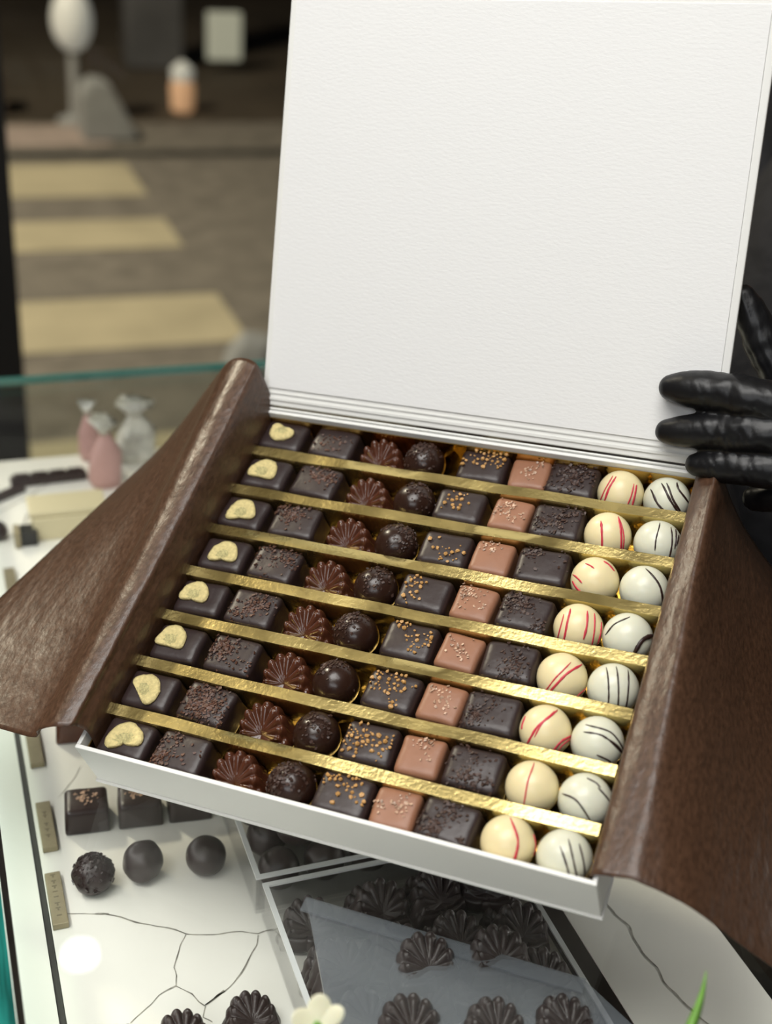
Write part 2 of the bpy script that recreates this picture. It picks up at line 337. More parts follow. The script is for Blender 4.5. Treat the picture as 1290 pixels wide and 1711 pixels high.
def ribbon(bm, pts, widths, z0, z1, mi):
    pts = [Vector((p[0], p[1], 0)) for p in pts]
    P, Wd = [], []
    for i in range(len(pts) - 1):
        for k in range(4):
            f = k / 4; q = pts[i].lerp(pts[i + 1], f); j = noise.noise_vector(q * 90) * 0.0016; P.append(q + Vector((j[0], j[1], 0)))
            Wd.append((widths[0] + (widths[1] - widths[0]) * (i + f) / (len(pts) - 1)) * (0.55 + 0.9 * abs(noise.noise(q * 160))))
    P.append(pts[-1]); Wd.append(widths[1] * 0.5)
    L_, R_ = [], []
    for i, p in enumerate(P):
        d = (P[min(i + 1, len(P) - 1)] - P[max(i - 1, 0)]).normalized(); s = Vector((-d.y, d.x, 0)) * Wd[i] * 0.75
        L_.append(bm.verts.new((p.x + s.x, p.y + s.y, z1))); R_.append(bm.verts.new((p.x - s.x, p.y - s.y, z1)))
    for i in range(len(P) - 1):
        f = bm.faces.new((L_[i], R_[i], R_[i + 1], L_[i + 1])); f.material_index = mi
        if f.normal.z < 0: f.normal_flip()
def zpx(ox, oy, sc, pts):
    return [at(ox + x / sc, oy + y / sc, ZS) for x, y in pts]
bm = bmesh.new(); add_box(bm, (0.0298, CY0, 1.032), (0.2855, CY1 - 0.002, ZS))
z2 = ZS + 0.00025
for pts, w in (
    ([(275, 858), (380, 858), (410, 858)], (0.0004, 0.0006)), ([(400, 858), (440, 860), (452, 862)], (0.0012, 0.0010)),
    ([(440, 862), (560, 895), (680, 918), (770, 942), (830, 945), (900, 948), (1000, 938), (1070, 945), (1130, 925)], (0.0007, 0.0006)),
    ([(768, 945), (740, 1020), (720, 1080), (730, 1160)], (0.0005, 0.0006)),
    ([(1070, 950), (1060, 990), (1000, 1110), (930, 1185), (850, 1240)], (0.0006, 0.0007)),
    ([(930, 1180), (890, 1215), (850, 1240)], (0.0013, 0.0008)),
    ([(730, 1162), (660, 1200), (600, 1250), (540, 1315)], (0.0005, 0.0005)),
    ([(730, 1162), (790, 1190), (820, 1225), (850, 1245), (845, 1290), (880, 1310)], (0.0004, 0.0006)),
    ([(330, 250), (310, 300), (240, 380)], (0.0003, 0.0003))):
    ribbon(bm, zpx(0, 1180, 2.4808, pts), w, 0, z2, 1)
for pts, w in (([(48, 830), (20, 845), (-4, 858)], (0.0012, 0.0014)), ([(48, 832), (70, 815), (100, 800)], (0.0012, 0.001)), ([(6, 905), (40, 880), (50, 850)], (0.0012, 0.0007))):
    ribbon(bm, [at(x, y, ZS) for x, y in pts], w, 0, z2, 1)
obj('marble_shelf', bm, [M['marble'], M['vein']], case, smooth=False)
bm = bmesh.new(); add_box(bm, (0.301, CY0, 1.032), (0.3795, CY1 - 0.002, ZS))
ribbon(bm, zpx(980, 1460, 4.1613, [(40, 110), (110, 190), (200, 290), (300, 370), (330, 450), (390, 550), (490, 660), (540, 750), (620, 830), (700, 920), (830, 1030), (930, 1130)]), (0.0008, 0.0009), 0, z2, 1)
obj('marble_slab', bm, [M['marble'], M['vein']], case, smooth=False)
bm = bmesh.new(); add_box(bm, (0.287, CY0, 1.032), (0.3005, CY1 - 0.002, ZS + 0.002), 0, 0.0006); obj('dark_rail', bm, M['rail'], case, smooth=False)
obj('back_track', box_bm((0.380, CY0, 1.03), (0.405, CY1 - 0.002, 1.05)), M['black'], case, smooth=False)
obj('back_ledge', box_bm((0.405, CY0, 1.03), (CX1 - 0.006, CY1 - 0.002, ZS)), M['rail'], case, smooth=False)

obj('fill_strip', box_bm((CX0 + 0.0002, 0.09, ZG - 0.0135), (0.0092, 1.07, ZG - 0.0085)), M['rail'], case, smooth=False)  # housing made up for the added shelf light
obj('fill_strip', box_bm((0.501, 0.09, ZG - 0.0135), (0.512, 1.07, ZG - 0.0085)), M['rail'], case, smooth=False)  # housing made up for the added slab light
# brass name plates
PL = (((78, 1459), (103, 1455), (112, 1543), (84, 1547), 'nearest'), ((62, 1341), (83, 1338), (94, 1414), (71, 1418), 'b'), ((41, 1216), (62, 1214), (72, 1274), (53, 1277), 'c'), ((6, 950), (24, 948), (29, 987), (11, 989), 'd'))
PLLAB = ('brass name plate in front of the three round truffles', 'brass name plate in front of the dark square with white flakes',
         'brass name plate under the edge of the brown paper', 'brass name plate far along the shelf beside the brown paper')
for k, pl in enumerate(PL):
    zc = ZS + 0.004
    q = [at(x, y, zc) for x, y in pl[:4]]
    x0 = (q[0].x + q[3].x) / 2; x1 = (q[1].x + q[2].x) / 2; ya = (q[0].y + q[1].y) / 2; yb = (q[2].y + q[3].y) / 2
    t = thing('name_plate', PLLAB[k], 'name plate', T((x0 + x1) / 2, (ya + yb) / 2, ZS + 0.0003), 'brass plates along the shelf')
    w, h = (x1 - x0) / 2, (ya - yb) / 2
    w = max(w, 0.0042)
    obj('plate', box_bm((-w, -h, 0), (w, h, 0.004), 0.0004), M['brass'], t, smooth=False)
    if k < 2:
        bm = bmesh.new(); rng = random.Random(k + 3)
        ys = [0.82, 0.58, 0.38, 0.16, -0.04, -0.28, -0.46, -0.74] if k == 0 else [0.45, 0.30, -0.05, -0.30, -0.55]
        for yy in ys:
            y = yy * h; L2 = h * 0.085
            add_box(bm, (-w * 0.32, y + L2 * 0.6, 0.004), (w * 0.30, y + L2, 0.00415))
            if rng.random() < 0.6: add_box(bm, (-w * 0.10, y - L2 * 0.4, 0.004), (w * 0.12, y + L2 * 0.6, 0.00415))
        obj('engraving', bm, M['engrave'], t, smooth=False)

# ------------------------------------------------------------------ gift box frame
EX = Vector((0.73458794, -0.67277023, 0.08809524)); EY = Vector((0.5811866, 0.69089331, 0.42998671)); EZ = Vector((-0.35014667, -0.26466329, 0.89852694))
BO = Vector((0.17275196, 0.66158807, 1.27510132))
BM = frame(EX, EY, EZ, BO)
BMI = BM.inverted()
LA = math.radians(41.5)
LS = Vector((0, math.sin(LA), math.cos(LA))); LN = Vector((0, -math.cos(LA), math.sin(LA))); LH = Vector((0, 0.0295, 0.0075))
LIDM = frame(Vector((1, 0, 0)), LS, LN, LH)          # lid frame inside the box frame: u, s, n
U0, U1, V0, V1, WB, WR = -0.0035, 0.2605, -0.2075, 0.0275, -0.0275, 0.0055
FLOOR = -0.0185
gift = thing('gift_box', 'large open white gift box of chocolates held over the glass counter', 'gift box', BM)
bm = bmesh.new(); th = 0.0022
add_box(bm, (U0, V0, WB), (U1, V0 + th, WR), 0, 0.0004); add_box(bm, (U0, V1 - th, WB), (U1, V1, WR), 0, 0.0004)
add_box(bm, (U0, V0 + th, WB), (U0 + th, V1 - th, WR), 0, 0.0004); add_box(bm, (U1 - th, V0 + th, WB), (U1, V1 - th, WR), 0, 0.0004)
add_box(bm, (U0 + th, V0 + th, WB), (U1 - th, V1 - th, FLOOR - 0.001))
obj('tray', bm, M['card'], gift, smooth=False)
obj('base_board', box_bm((U0 - 0.001, V0 - 0.0012, WB - 0.0016), (U1 + 0.001, V1 + 0.002, WB - 0.0001), 0.0003), M['card'], gift, smooth=False)
bm = bmesh.new(); i0, i1, j0, j1 = U0 + th + 0.0002, U1 - th - 0.0002, V0 + th + 0.0002, V1 - th - 0.0002
add_box(bm, (i0, j0, FLOOR - 0.0009), (i1, j1, FLOOR)); add_box(bm, (i0, j0, FLOOR), (i0 + 0.0006, j1, -0.001)); add_box(bm, (i1 - 0.0006, j0, FLOOR), (i1, j1, -0.001))
add_box(bm, (i0, j1 - 0.0006, FLOOR), (i1, j1, 0.002)); add_box(bm, (i0, j0, FLOOR), (i1, j0 + 0.0006, -0.004))
obj('gold_insert', bm, M['gold_in'], gift, smooth=False)['label'] = 'shiny gold foil insert'
for k in range(7):
    v = -0.030 * k; bm = bmesh.new(); n = 26; rings = []
    for i in range(n + 1):
        u = 0.0012 + (0.2545 - 0.0012) * i / n
        d = 0.0006 * noise.noise(Vector((u * 30, k * 3.7, 0))); dz = 0.0005 * noise.noise(Vector((u * 25, k * 5.1, 4))); tw = 0.0007 * noise.noise(Vector((u * 18, k * 2.3, 9)))
        rings.append([bm.verts.new((u, v + d + a, b)) for a, b in ((-0.0034, FLOOR + 0.0002), (-0.0036, -0.0010 + dz), (-0.0032, dz + tw), (0.0030, dz - tw), (0.0034, -0.0006 + dz), (0.0032, FLOOR + 0.0002))])
    for a, b in zip(rings, rings[1:]):
        for j in range(6): bm.faces.new((a[j], b[j], b[(j + 1) % 6], a[(j + 1) % 6]))
    bm.faces.new(rings[0]); bm.faces.new(list(reversed(rings[-1]))); bmesh.ops.recalc_face_normals(bm, faces=bm.faces)
    obj('divider', bm, M['gold'], gift, angle=35)
lid = obj('lid', box_bm((-0.0042, 0.0, -0.0035), (0.2632, 0.2335, 0.0), 0.0007), M['card'], gift, smooth=False); lid.matrix_local = LIDM
ll = obj('lid_lining', box_bm((-0.0005, 0.0105, 0.0002), (0.2590, 0.2300, 0.0008), 0.0002), M['lining'], gift, smooth=False)
ll.parent = lid
bm = bmesh.new(); add_box(bm, (U0 - 0.0005, V1 + 0.0004, WB), (U1 + 0.0015, V1 + 0.0016, WR + 0.001), 0, 0.0003); obj('spine', bm, M['card'], gift, smooth=False)
bm = bmesh.new(); add_box(bm, (0.0, 0.0035, 0.0001), (0.2600, 0.0050, 0.0009)); add_box(bm, (0.0, 0.0072, 0.0001), (0.2600, 0.0080, 0.0006))
cz = obj('hinge_crease', bm, M['card'], lid, smooth=False)

# ------------------------------------------------------------------ glassine liner (both sides folded out over the rim)
def cat(pts, t):
    n = len(pts) - 1; x = min(t * n, n - 1e-6); i = int(x); f = x - i
    p0 = pts[max(i - 1, 0)]; p1 = pts[i]; p2 = pts[i + 1]; p3 = pts[min(i + 2, n)]
    return 0.5 * ((2 * p1) + (p2 - p0) * f + (2 * p0 - 5 * p1 + 4 * p2 - p3) * f * f + (3 * p1 - p0 - 3 * p2 + p3) * f ** 3)
def paper(name, prof, v_back, v_front, nt, nv, amp, seed, front_curve=None):
    bm = bmesh.new(); g = []
    for j in range(nv + 1):
        s = j / nv; row = []
        for i in range(nt + 1):
            t = i / nt; q = cat(prof(s), t)
            vb = v_back(t); vf = v_front(t)
            v = vb + (vf - vb) * s
            k = amp * min(1, t * 3)
            nz = noise.noise(Vector((q[0] * 45, v * 14, seed))) * 0.6 + noise.noise(Vector((q[0] * 120, v * 30, seed + 5))) * 0.4
            row.append(bm.verts.new((q[0] + nz * k * 0.5, v, q[1] + nz * k)))
        g.append(row)
    for j in range(nv):
        for i in range(nt): bm.faces.new((g[j][i], g[j][i + 1], g[j + 1][i + 1], g[j + 1][i]))
    o = obj(name, bm, M['paper'], liner)
    m = o.modifiers.new('thickness', 'SOLIDIFY'); m.thickness = 0.00025; m.offset = 0
    return o
liner = thing('paper_liner', 'brown glassine paper liner folded out over both sides of the white box', 'paper', BM)
V2 = lambda x, y: Vector((x, y))
def lprof(s):
    wr = 0.0345 - 0.0155 * s - 0.003 * math.sin(PI * s)
    ur = -0.0065 + 0.0035 * s
    uo = -0.087 - 0.048 * s; wo = -0.046 + 0.034 * s
    um = (uo + ur - 0.03) / 2; wm = (wo + wr - 0.020) / 2 + 0.002
    return [V2(0.0008, -0.0155), V2(0.0014, -0.003), V2(0.0010, 0.0085), V2(-0.002, wr - 0.004), V2(ur, wr), V2(ur - 0.009, wr + 0.0004), V2(ur - 0.019, wr - 0.0055), V2(ur - 0.030, wr - 0.018), V2(um, wm), V2(uo, wo)]
paper('flap', lprof, lambda t: 0.027 + 0.010 * math.sin(min(1, t * 1.6) * PI / 2) + 0.004 * t, lambda t: -0.2035 + 0.004 * math.sin(t * 7), 60, 90, 0.0013, 1.0)
def rprof(s):
    ur = 0.2665 + 0.0125 * s; wr = 0.013 - 0.003 * s
    w1 = (-0.012 * (1 - s) + 0.001 * s); w2 = (-0.040 * (1 - s) - 0.020 * s); w3 = (-0.075 * (1 - s) - 0.052 * s)
    a = 0.2545 + 0.0035 * s
    return [V2(0.2560, -0.0150), V2(0.2562, -0.001), V2(a, 0.0075), V2((a + ur) / 2 + 0.001, wr + 0.0005), V2(ur, wr), V2(ur + 0.006 + 0.012 * s, w1), V2(ur + 0.016 + 0.022 * s, w2), V2(ur + 0.034 + 0.032 * s, w3)]
paper('flap', rprof, lambda t: 0.0225 + 0.004 * t, lambda t: -0.2055 + 0.004 * min(1, t * 2) - 0.003 * t, 56, 90, 0.0013, 7.0)

# ------------------------------------------------------------------ chocolates
TOWARD = (BMI.to_3x3() @ (CAM - BM @ Vector((0.13, -0.1, 0)))).normalized()
VR = (BMI.to_3x3() @ CR.col[0]).normalized(); VR = (VR - TOWARD * VR.dot(TOWARD)).normalized(); VU = TOWARD.cross(VR)

def bonbon_bm(sx, sy, sz, r, seed, n=12, taper=0.03):
    bm = bmesh.new(); bmesh.ops.create_cube(bm, size=2.0)
    bmesh.ops.subdivide_edges(bm, edges=list(bm.edges), cuts=n, use_grid_fill=True)
    hx, hy, hz = sx / 2, sy / 2, sz / 2
    for v in bm.verts:
        p = Vector((v.co.x * hx, v.co.y * hy, v.co.z * hz))
        rr = r if p.z > 0 else r * 0.45
        rr = r * 0.45 + (r * 0.55) * min(1, max(0, (p.z + hz) / hz))
        q = Vector((max(-hx + rr, min(hx - rr, p.x)), max(-hy + rr, min(hy - rr, p.y)), max(-hz + rr, min(hz - rr, p.z))))
        d = p - q
        if d.length > 1e-9: p = q + d.normalized() * rr
        k = 1 + taper * (-p.z / hz)
        p.x *= k; p.y *= k
        nv = noise.noise_vector(Vector((p.x * 95 + seed * 3.1, p.y * 95, p.z * 95)))
        top = max(0, p.z / hz)
        p += Vector(nv) * 0.00045 * (0.4 + 0.6 * top)
        p.z += 0.0006 * top * (1 - (p.x / hx) ** 2) * (1 - (p.y / hy) ** 2) + hz
        v.co = p
    return bm
def add_flake(bm, pos, nrm, size, rng, thick=0.25):
    n = (Vector(nrm) + Vector((rng.uniform(-1, 1), rng.uniform(-1, 1), rng.uniform(-1, 1))) * 0.45).normalized()
    a = n.orthogonal().normalized(); b = n.cross(a); ang = rng.uniform(0, 2 * PI); k = rng.choice((4, 4, 5))
    el = rng.uniform(0.45, 1.0)
    lo, hi = [], []
    for i in range(k):
        t = ang + 2 * PI * (i + rng.uniform(-0.25, 0.25)) / k
        q = Vector(pos) + (a * math.cos(t) + b * math.sin(t) * el) * size * rng.uniform(0.7, 1.1)
        lo.append(bm.verts.new(q - n * size * 0.15)); hi.append(bm.verts.new(q + n * size * thick * rng.uniform(0.8, 1.3)))
    bm.faces.new(list(reversed(lo))); bm.faces.new(hi)
    for i in range(k): bm.faces.new((lo[i], lo[(i + 1) % k], hi[(i + 1) % k], hi[i]))
def flakes_on_top(hx, hy, z, spots, rng, smin, smax, edge=0.97):
    """spots: (x, y, spread, count) in half sizes"""
    bm = bmesh.new()
    for x, y, sp, n in spots:
        for _ in range(n):
            px = x + rng.gauss(0, sp); py = y + rng.gauss(0, sp)
            over = max(abs(px), abs(py))
            if over > 1.12: continue
            zz = z
            nx, ny = 0.0, 0.0
            if over > 0.86:
                zz = z - 0.0022 * min(1, ((over - 0.86) / 0.2)) ** 2
                if abs(px) > 0.86: nx = math.copysign(0.7, px)
                if abs(py) > 0.86: ny = math.copysign(0.7, py)
            px = max(-edge, min(edge, px)); py = max(-edge, min(edge, py))
            add_flake(bm, (px * hx, py * hy, zz + 0.0003), Vector((nx, ny, 1)).normalized(), rng.uniform(smin, smax), rng)
    return bm
def ball_bm(r, seed, amp=0.0002, flat=0.12, u=36, v=24):
    bm = bmesh.new(); bmesh.ops.create_uvsphere(bm, u_segments=u, v_segments=v, radius=r)
    for q in bm.verts:
        q.co += q.co.normalized() * noise.noise(q.co * 150 + Vector((seed * 2.3, 0, 0))) * amp
        if q.co.z < -r * (1 - flat): q.co.z = -r * (1 - flat)
        q.co.z += r * (1 - flat)
    return bm
def flakes_on_ball(r, cz, spots, rng, smin, smax):
    bm = bmesh.new()
    for d, sp, n in spots:
        d = Vector(d).normalized()
        for _ in range(n):
            q = (d + Vector((rng.gauss(0, sp), rng.gauss(0, sp), rng.gauss(0, sp)))).normalized()
            if q.z < -0.3: continue
            add_flake(bm, q * (r + 0.0002) + Vector((0, 0, cz)), q, rng.uniform(smin, smax), rng)
    return bm
def shell_bm(seed, s=1.0, ribs=8):
    """scallop bonbon: fan of rounded ribs on top, draft wall below, plain foot in front"""
    bm = bmesh.new(); NA, NR = 192, 20
    hinge = Vector((0, -0.0058)); fan = math.radians(100)
    def outline(a):
        d = abs(a)
        if d < fan:
            R = 0.0163 - 0.0047 * (d / fan) ** 1.7
            R -= 0.0014 * (1 - abs(math.cos(a / fan * ribs * PI / 2)) ** 0.6)
            return R
        f = (d - fan) / (PI - fan); R1 = 0.0163 - 0.0047 - 0.0004
        return R1 + (0.0034 - R1) * min(1, f * 1.7) ** 0.55
    def top(a, t):
        d = abs(a); up = max(0, math.cos(a * 0.80))
        base = 0.0092 + 0.0074 * up * min(1, t * 1.25) ** 0.75 - 0.0040 * max(0, t - 0.80) ** 2 / 0.04
        if d < fan:
            fade = min(1, (fan - d) / 0.25)
            rb = abs(math.cos(a / fan * ribs * PI / 2)) ** 0.6
            step = 0.0011 * max(0, math.sin((t - 0.70) / 0.14 * PI)) if 0.70 < t < 0.84 else 0
            return base + (rb - 0.62) * 0.0034 * min(1, max(0, t - 0.22) * 2.4) * fade - step * rb
        f = (d - fan) / (PI - fan); return base - 0.0010 * f * t
    rings = []
    c = bm.verts.new((hinge.x, hinge.y, 0.0094))
    for i in range(1, NR + 1):
        t = i / NR
        rings.append([bm.verts.new((hinge.x + math.sin(a) * outline(a) * t, hinge.y + math.cos(a) * outline(a) * t, top(a, t))) for a in [2 * PI * k / NA - PI for k in range(NA)]])
    for k2, (z, ex) in enumerate(((0.0078, 1.03), (0.0050, 1.12), (0.0014, 1.22), (0.0, 1.21))):
        ring = []
        for a in [2 * PI * k / NA - PI for k in range(NA)]:
            o1 = outline(a); sm = max(o1, 0.0150 - 0.0030 * (abs(a) / fan)) if abs(a) < fan else o1
            m = min(1, (k2 + 1) / 3); R = (o1 * (1 - m * 0.6) + sm * m * 0.6) * ex
            dy = -0.0012 * (k2 + 1) / 4 * max(0, -math.cos(a)) - 0.0006 * (k2 + 1) * max(0, math.cos(a))
            ring.append(bm.verts.new((hinge.x + math.sin(a) * R, hinge.y + math.cos(a) * R + dy, z)))
        rings.append(ring)
    for k in range(NA): bm.faces.new((c, rings[0][(k + 1) % NA], rings[0][k]))
    for a, b in zip(rings, rings[1:]):
        for k in range(NA): bm.faces.new((a[k], a[(k + 1) % NA], b[(k + 1) % NA], b[k]))
    bm.faces.new(rings[-1])
    bmesh.ops.recalc_face_normals(bm, faces=bm.faces)
    for v in bm.verts: v.co *= s
    return bm
def banana_bm(w, h, notch, seed):
    bm = bmesh.new(); NA, NR = 40, 7; rng = random.Random(seed)
    def R(a):
        c, s_ = math.cos(a), math.sin(a)
        if s_ >= -0.02: r = 1 / math.sqrt((c / (w / 2)) ** 2 + (s_ / (h * 0.82)) ** 2)
        else:
            lim = h * 0.20 * (1 - 0.75 * notch * max(0, 1 - (c / 0.92) ** 2))
            r = min(lim / max(1e-4, -s_), 1 / math.sqrt((c / (w / 2)) ** 2 + (s_ / (h * 0.30)) ** 2))
        return r * (1 + 0.07 * noise.noise(Vector((c * 1.8 + seed * 7.7, s_ * 1.8, 0))) + 0.03 * noise.noise(Vector((c * 6, s_ * 6, seed))))
    top, bot = [], []
    c0 = bm.verts.new((0, 0, 0.0016)); c1 = bm.verts.new((0, 0, 0))
    A = [2 * PI * k / NA for k in range(NA)]
    for i in range(1, NR + 1):
        t = i / NR; ring = []
        for a in A:
            r = R(a) * t
            z = 0.0019 - 0.0004 * math.cos(min(1, t * 1.3) * PI) * 0.8 - (0.0009 if i == NR else 0) + 0.0005 * noise.noise(Vector((math.cos(a) * t * 4, math.sin(a) * t * 4, seed)))
            ring.append(bm.verts.new((r * math.cos(a), r * math.sin(a), z)))
        top.append(ring)
    bot = [bm.verts.new((R(a) * 0.97 * math.cos(a), R(a) * 0.97 * math.sin(a), 0)) for a in A]
    for k in range(NA):
        bm.faces.new((c0, top[0][k], top[0][(k + 1) % NA])); bm.faces.new((c1, bot[(k + 1) % NA], bot[k]))
        bm.faces.new((top[-1][k], bot[k], bot[(k + 1) % NA], top[-1][(k + 1) % NA]))
    for a, b in zip(top, top[1:]):
        for k in range(NA): bm.faces.new((a[k], b[k], b[(k + 1) % NA], a[(k + 1) % NA]))
    # darker seedy heart of the slice
    for f in bm.faces:
        m = f.calc_center_median()
        if m.z > 0.0008 and (m.x / (w * 0.22)) ** 2 + ((m.y - h * 0.12) / (h * 0.24)) ** 2 < 1 + 0.6 * noise.noise(m * 900): f.material_index = 1
    bmesh.ops.recalc_face_normals(bm, faces=bm.faces)
    return bm
M['banana_heart'] = mat('dried_banana_heart', (0.50, 0.44, 0.20), 0.75, noise_s=900, noise_a=0.35, bump_s=700, bump_d=0.0008)
def drizzle_bm(r, cz, pts, w, raise_=0.00035, tail=True):
    """a line of icing laid over a ball: pts are positions on the ball's visible disc"""
    P = []
    pts = [Vector((p[0], p[1], 0)) for p in pts]
    n = len(pts)
    for i in range(n - 1):
        p0 = pts[max(i - 1, 0)]; p1 = pts[i]; p2 = pts[i + 1]; p3 = pts[min(i + 2, n - 1)]
        for k in range(10):
            t = k / 10
            P.append(0.5 * ((2 * p1) + (p2 - p0) * t + (2 * p0 - 5 * p1 + 4 * p2 - p3) * t * t + (3 * p1 - p0 - 3 * p2 + p3) * t ** 3))
    P.append(pts[-1])
    Q = []
    for p in P:
        rr = min(0.985, math.hypot(p.x, p.y)); k = rr / max(1e-6, math.hypot(p.x, p.y)); x, y = p.x * k, p.y * k
        Q.append((VR * x + VU * y + TOWARD * math.sqrt(max(0, 1 - x * x - y * y))).normalized())
    bm = bmesh.new(); rings = []
    for i, q in enumerate(Q):
        d = (Q[min(i + 1, len(Q) - 1)] - Q[max(i - 1, 0)]).normalized(); s = q.cross(d).normalized()
        f = i / (len(Q) - 1); ww = w * (0.35 + 0.65 * min(1, f * 6, (1 - f) * 5)) * (0.85 + 0.3 * noise.noise(q * 9))
        c = q * r + Vector((0, 0, cz))
        rings.append([bm.verts.new(c + s * ww / 2 * a + q * b) for a, b in ((-1, -0.0004), (-0.75, raise_ * 0.7), (0, raise_), (0.75, raise_ * 0.7), (1, -0.0004))])
    for a, b in zip(rings, rings[1:]):
        for k in range(4): bm.faces.new((a[k], a[k + 1], b[k + 1], b[k]))
        bm.faces.new((a[4], a[0], b[0], b[4]))
    bm.faces.new(rings[0]); bm.faces.new(list(reversed(rings[-1])))
    bmesh.ops.recalc_face_normals(bm, faces=bm.faces)
    return bm

ROW = ['first row under the lid', 'second row from the lid', 'third row from the lid', 'fourth row from the lid', 'fourth row from the front', 'third row from the front', 'second row from the front', 'last row by the front wall']
CU = [[13.9, 46.8, 75.8, 102.5, 138.0, 165.2, 190.0, 215.7, 240.6], [15.7, 47.6, 78.8, 107.0, 134.1, 163.5, 189.8, 216.1, 242.4], [14.5, 46.7, 78.6, 107.2, 136.0, 162.2, 190.1, 217.0, 242.4], [16.3, 47.6, 78.0, 106.4, 134.4, 161.9, 189.6, 216.3, 241.2],
      [16.3, 47.5, 78.3, 106.4, 137.1, 163.9, 190.7, 216.2, 241.4], [17.0, 49.5, 79.5, 107.2, 138.4, 164.8, 190.6, 216.4, 241.5], [15.5, 48.6, 79.8, 109.0, 137.8, 164.2, 191.4, 218.6, 243.6], [16.6, 47.9, 77.9, 107.7, 135.7, 161.8, 188.2, 215.8, 241.8]]
RV = [14.8, -14.8, -44.8, -74.8, -104.8, -134.8, -164.8, -193.6]
def put(u, v, rz=0.0):
    return BM @ T(u / 1000, v / 1000, FLOOR + 0.0003, rz)

# c1: squares with a banana slice  (slice: du, dv mm, rotation, width, height, notch)
BAN = [(-1.5, 0.0, 2.9, 14, 10.0, 0.55), (-1.5, 1.5, -0.05, 15.5, 12, 0.2), (-0.5, 0.5, 0.25, 15, 12.5, 0.4), (0.5, 0.5, 0.08, 15, 12, 0.6), (-3.5, 2.0, -0.02, 15, 11.5, 0.5), (-3.5, 2.5, -0.05, 15, 12, 0.1), (-0.5, 0.5, -0.75, 16.5, 11, 0.1), (-0.5, 1.0, 0.35, 17.5, 12, 0.9)]
H = 0.0175
for i in range(8):
    u, v = CU[i][0], RV[i]; rng = random.Random(100 + i)
    t = thing('bonbon', 'dark square bonbon topped with a dried banana slice, ' + ROW[i], 'chocolate', put(u, v, rng.uniform(-0.04, 0.04)), 'bonbons with banana slices')
    obj('shell', bonbon_bm(0.0280, 0.0218, H, 0.0032, i), M['dark'], t)
    b = BAN[i]
    s = obj('banana_slice', banana_bm(b[3] * 1.16 / 1000, b[4] * 1.12 / 1000, b[5], i + 1), [M['banana'], M['banana_heart']], t)
    s.matrix_local = T(b[0] / 1000, b[1] / 1000, H + 0.0003, b[2]) @ Matrix.Translation((0, -0.30 * b[4] * 1.12 / 1000, 0))
    s['label'] = 'pale yellow half slice of dried banana'
# c2: squares with reddish shavings
SH = [[(0.3, 0.0, 0.35, 26), (-0.5, -0.3, 0.3, 10)], [(0.1, 0.45, 0.35, 75), (0.8, 0.2, 0.2, 20)], [(-0.25, 0.45, 0.36, 110)], [(0.3, 0.5, 0.35, 50), (-0.5, 0.3, 0.4, 25), (0, -0.7, 0.4, 14)], [(0.15, 0.1, 0.36, 90), (-0.5, -0.6, 0.2, 18)], [(-0.5, 0.2, 0.33, 130), (0.5, -0.2, 0.4, 22)], [(-0.1, 0.1, 0.5, 210), (0.3, -0.4, 0.4, 60)], [(-0.75, -0.45, 0.27, 85), (-0.5, 0.65, 0.25, 22), (0.1, -0.1, 0.4, 14)]]
for i in range(8):
    rng = random.Random(200 + i)
    t = thing('bonbon', 'square bonbon with brown shavings beside the scallop shell, ' + ROW[i], 'chocolate', put(CU[i][1], RV[i], rng.uniform(-0.06, 0.06)), 'bonbons with brown shavings')
    obj('shell', bonbon_bm(0.0278, 0.0220, H, 0.0026, i + 20), M['dark'], t)
    tag(obj('shavings', flakes_on_top(0.0132, 0.0106, H + 0.0004, [(a, b, c, int(d * 1.35)) for a, b, c, d in SH[i]], rng, 0.0005, 0.0013), M['flake'], t, smooth=False), 'reddish brown chocolate shavings', kind='stuff')
# c3: scallops
for i in range(8):
    rng = random.Random(300 + i)
    t = obj('scallop_bonbon', shell_bm(i), M['milk'], mw=put(CU[i][2], RV[i] + 0.2, rng.uniform(0.02, 0.12)))
    tag(t, 'glossy milk chocolate scallop shell bonbon, ' + ROW[i], 'chocolate', 'scallop shell bonbons in the white box')
# c4: truffles
RB = 0.0121; CZ = RB * 0.88
TR = [[((0, 0.1, 1), 0.42, 170)], [((0.2, 0.6, 0.8), 0.35, 45), ((0.5, -0.3, 0.6), 0.4, 20)], [((0.5, 0.4, 0.8), 0.34, 80), ((-0.5, 0.3, 0.8), 0.15, 16), ((0.4, -0.5, 0.6), 0.3, 14)], [((0.2, 0.1, 1), 0.45, 75)], [((-0.3, 0.1, 1), 0.38, 130)], [((-0.2, 0.45, 0.9), 0.30, 80)], [((0.25, 0.1, 1), 0.38, 75)], [((-0.3, -0.05, 1), 0.5, 210)]]
for i in range(8):
    rng = random.Random(400 + i)
    t = thing('truffle', 'round dark truffle sprinkled with chocolate flakes, ' + ROW[i], 'chocolate', put(CU[i][3], RV[i]), 'dark truffles in the white box')
    obj('shell', ball_bm(RB, i), M['truffle'], t)
    tag(obj('flakes', flakes_on_ball(RB, CZ, TR[i], rng, 0.0006, 0.0012), M['flake_dark'], t, smooth=False), kind='stuff')
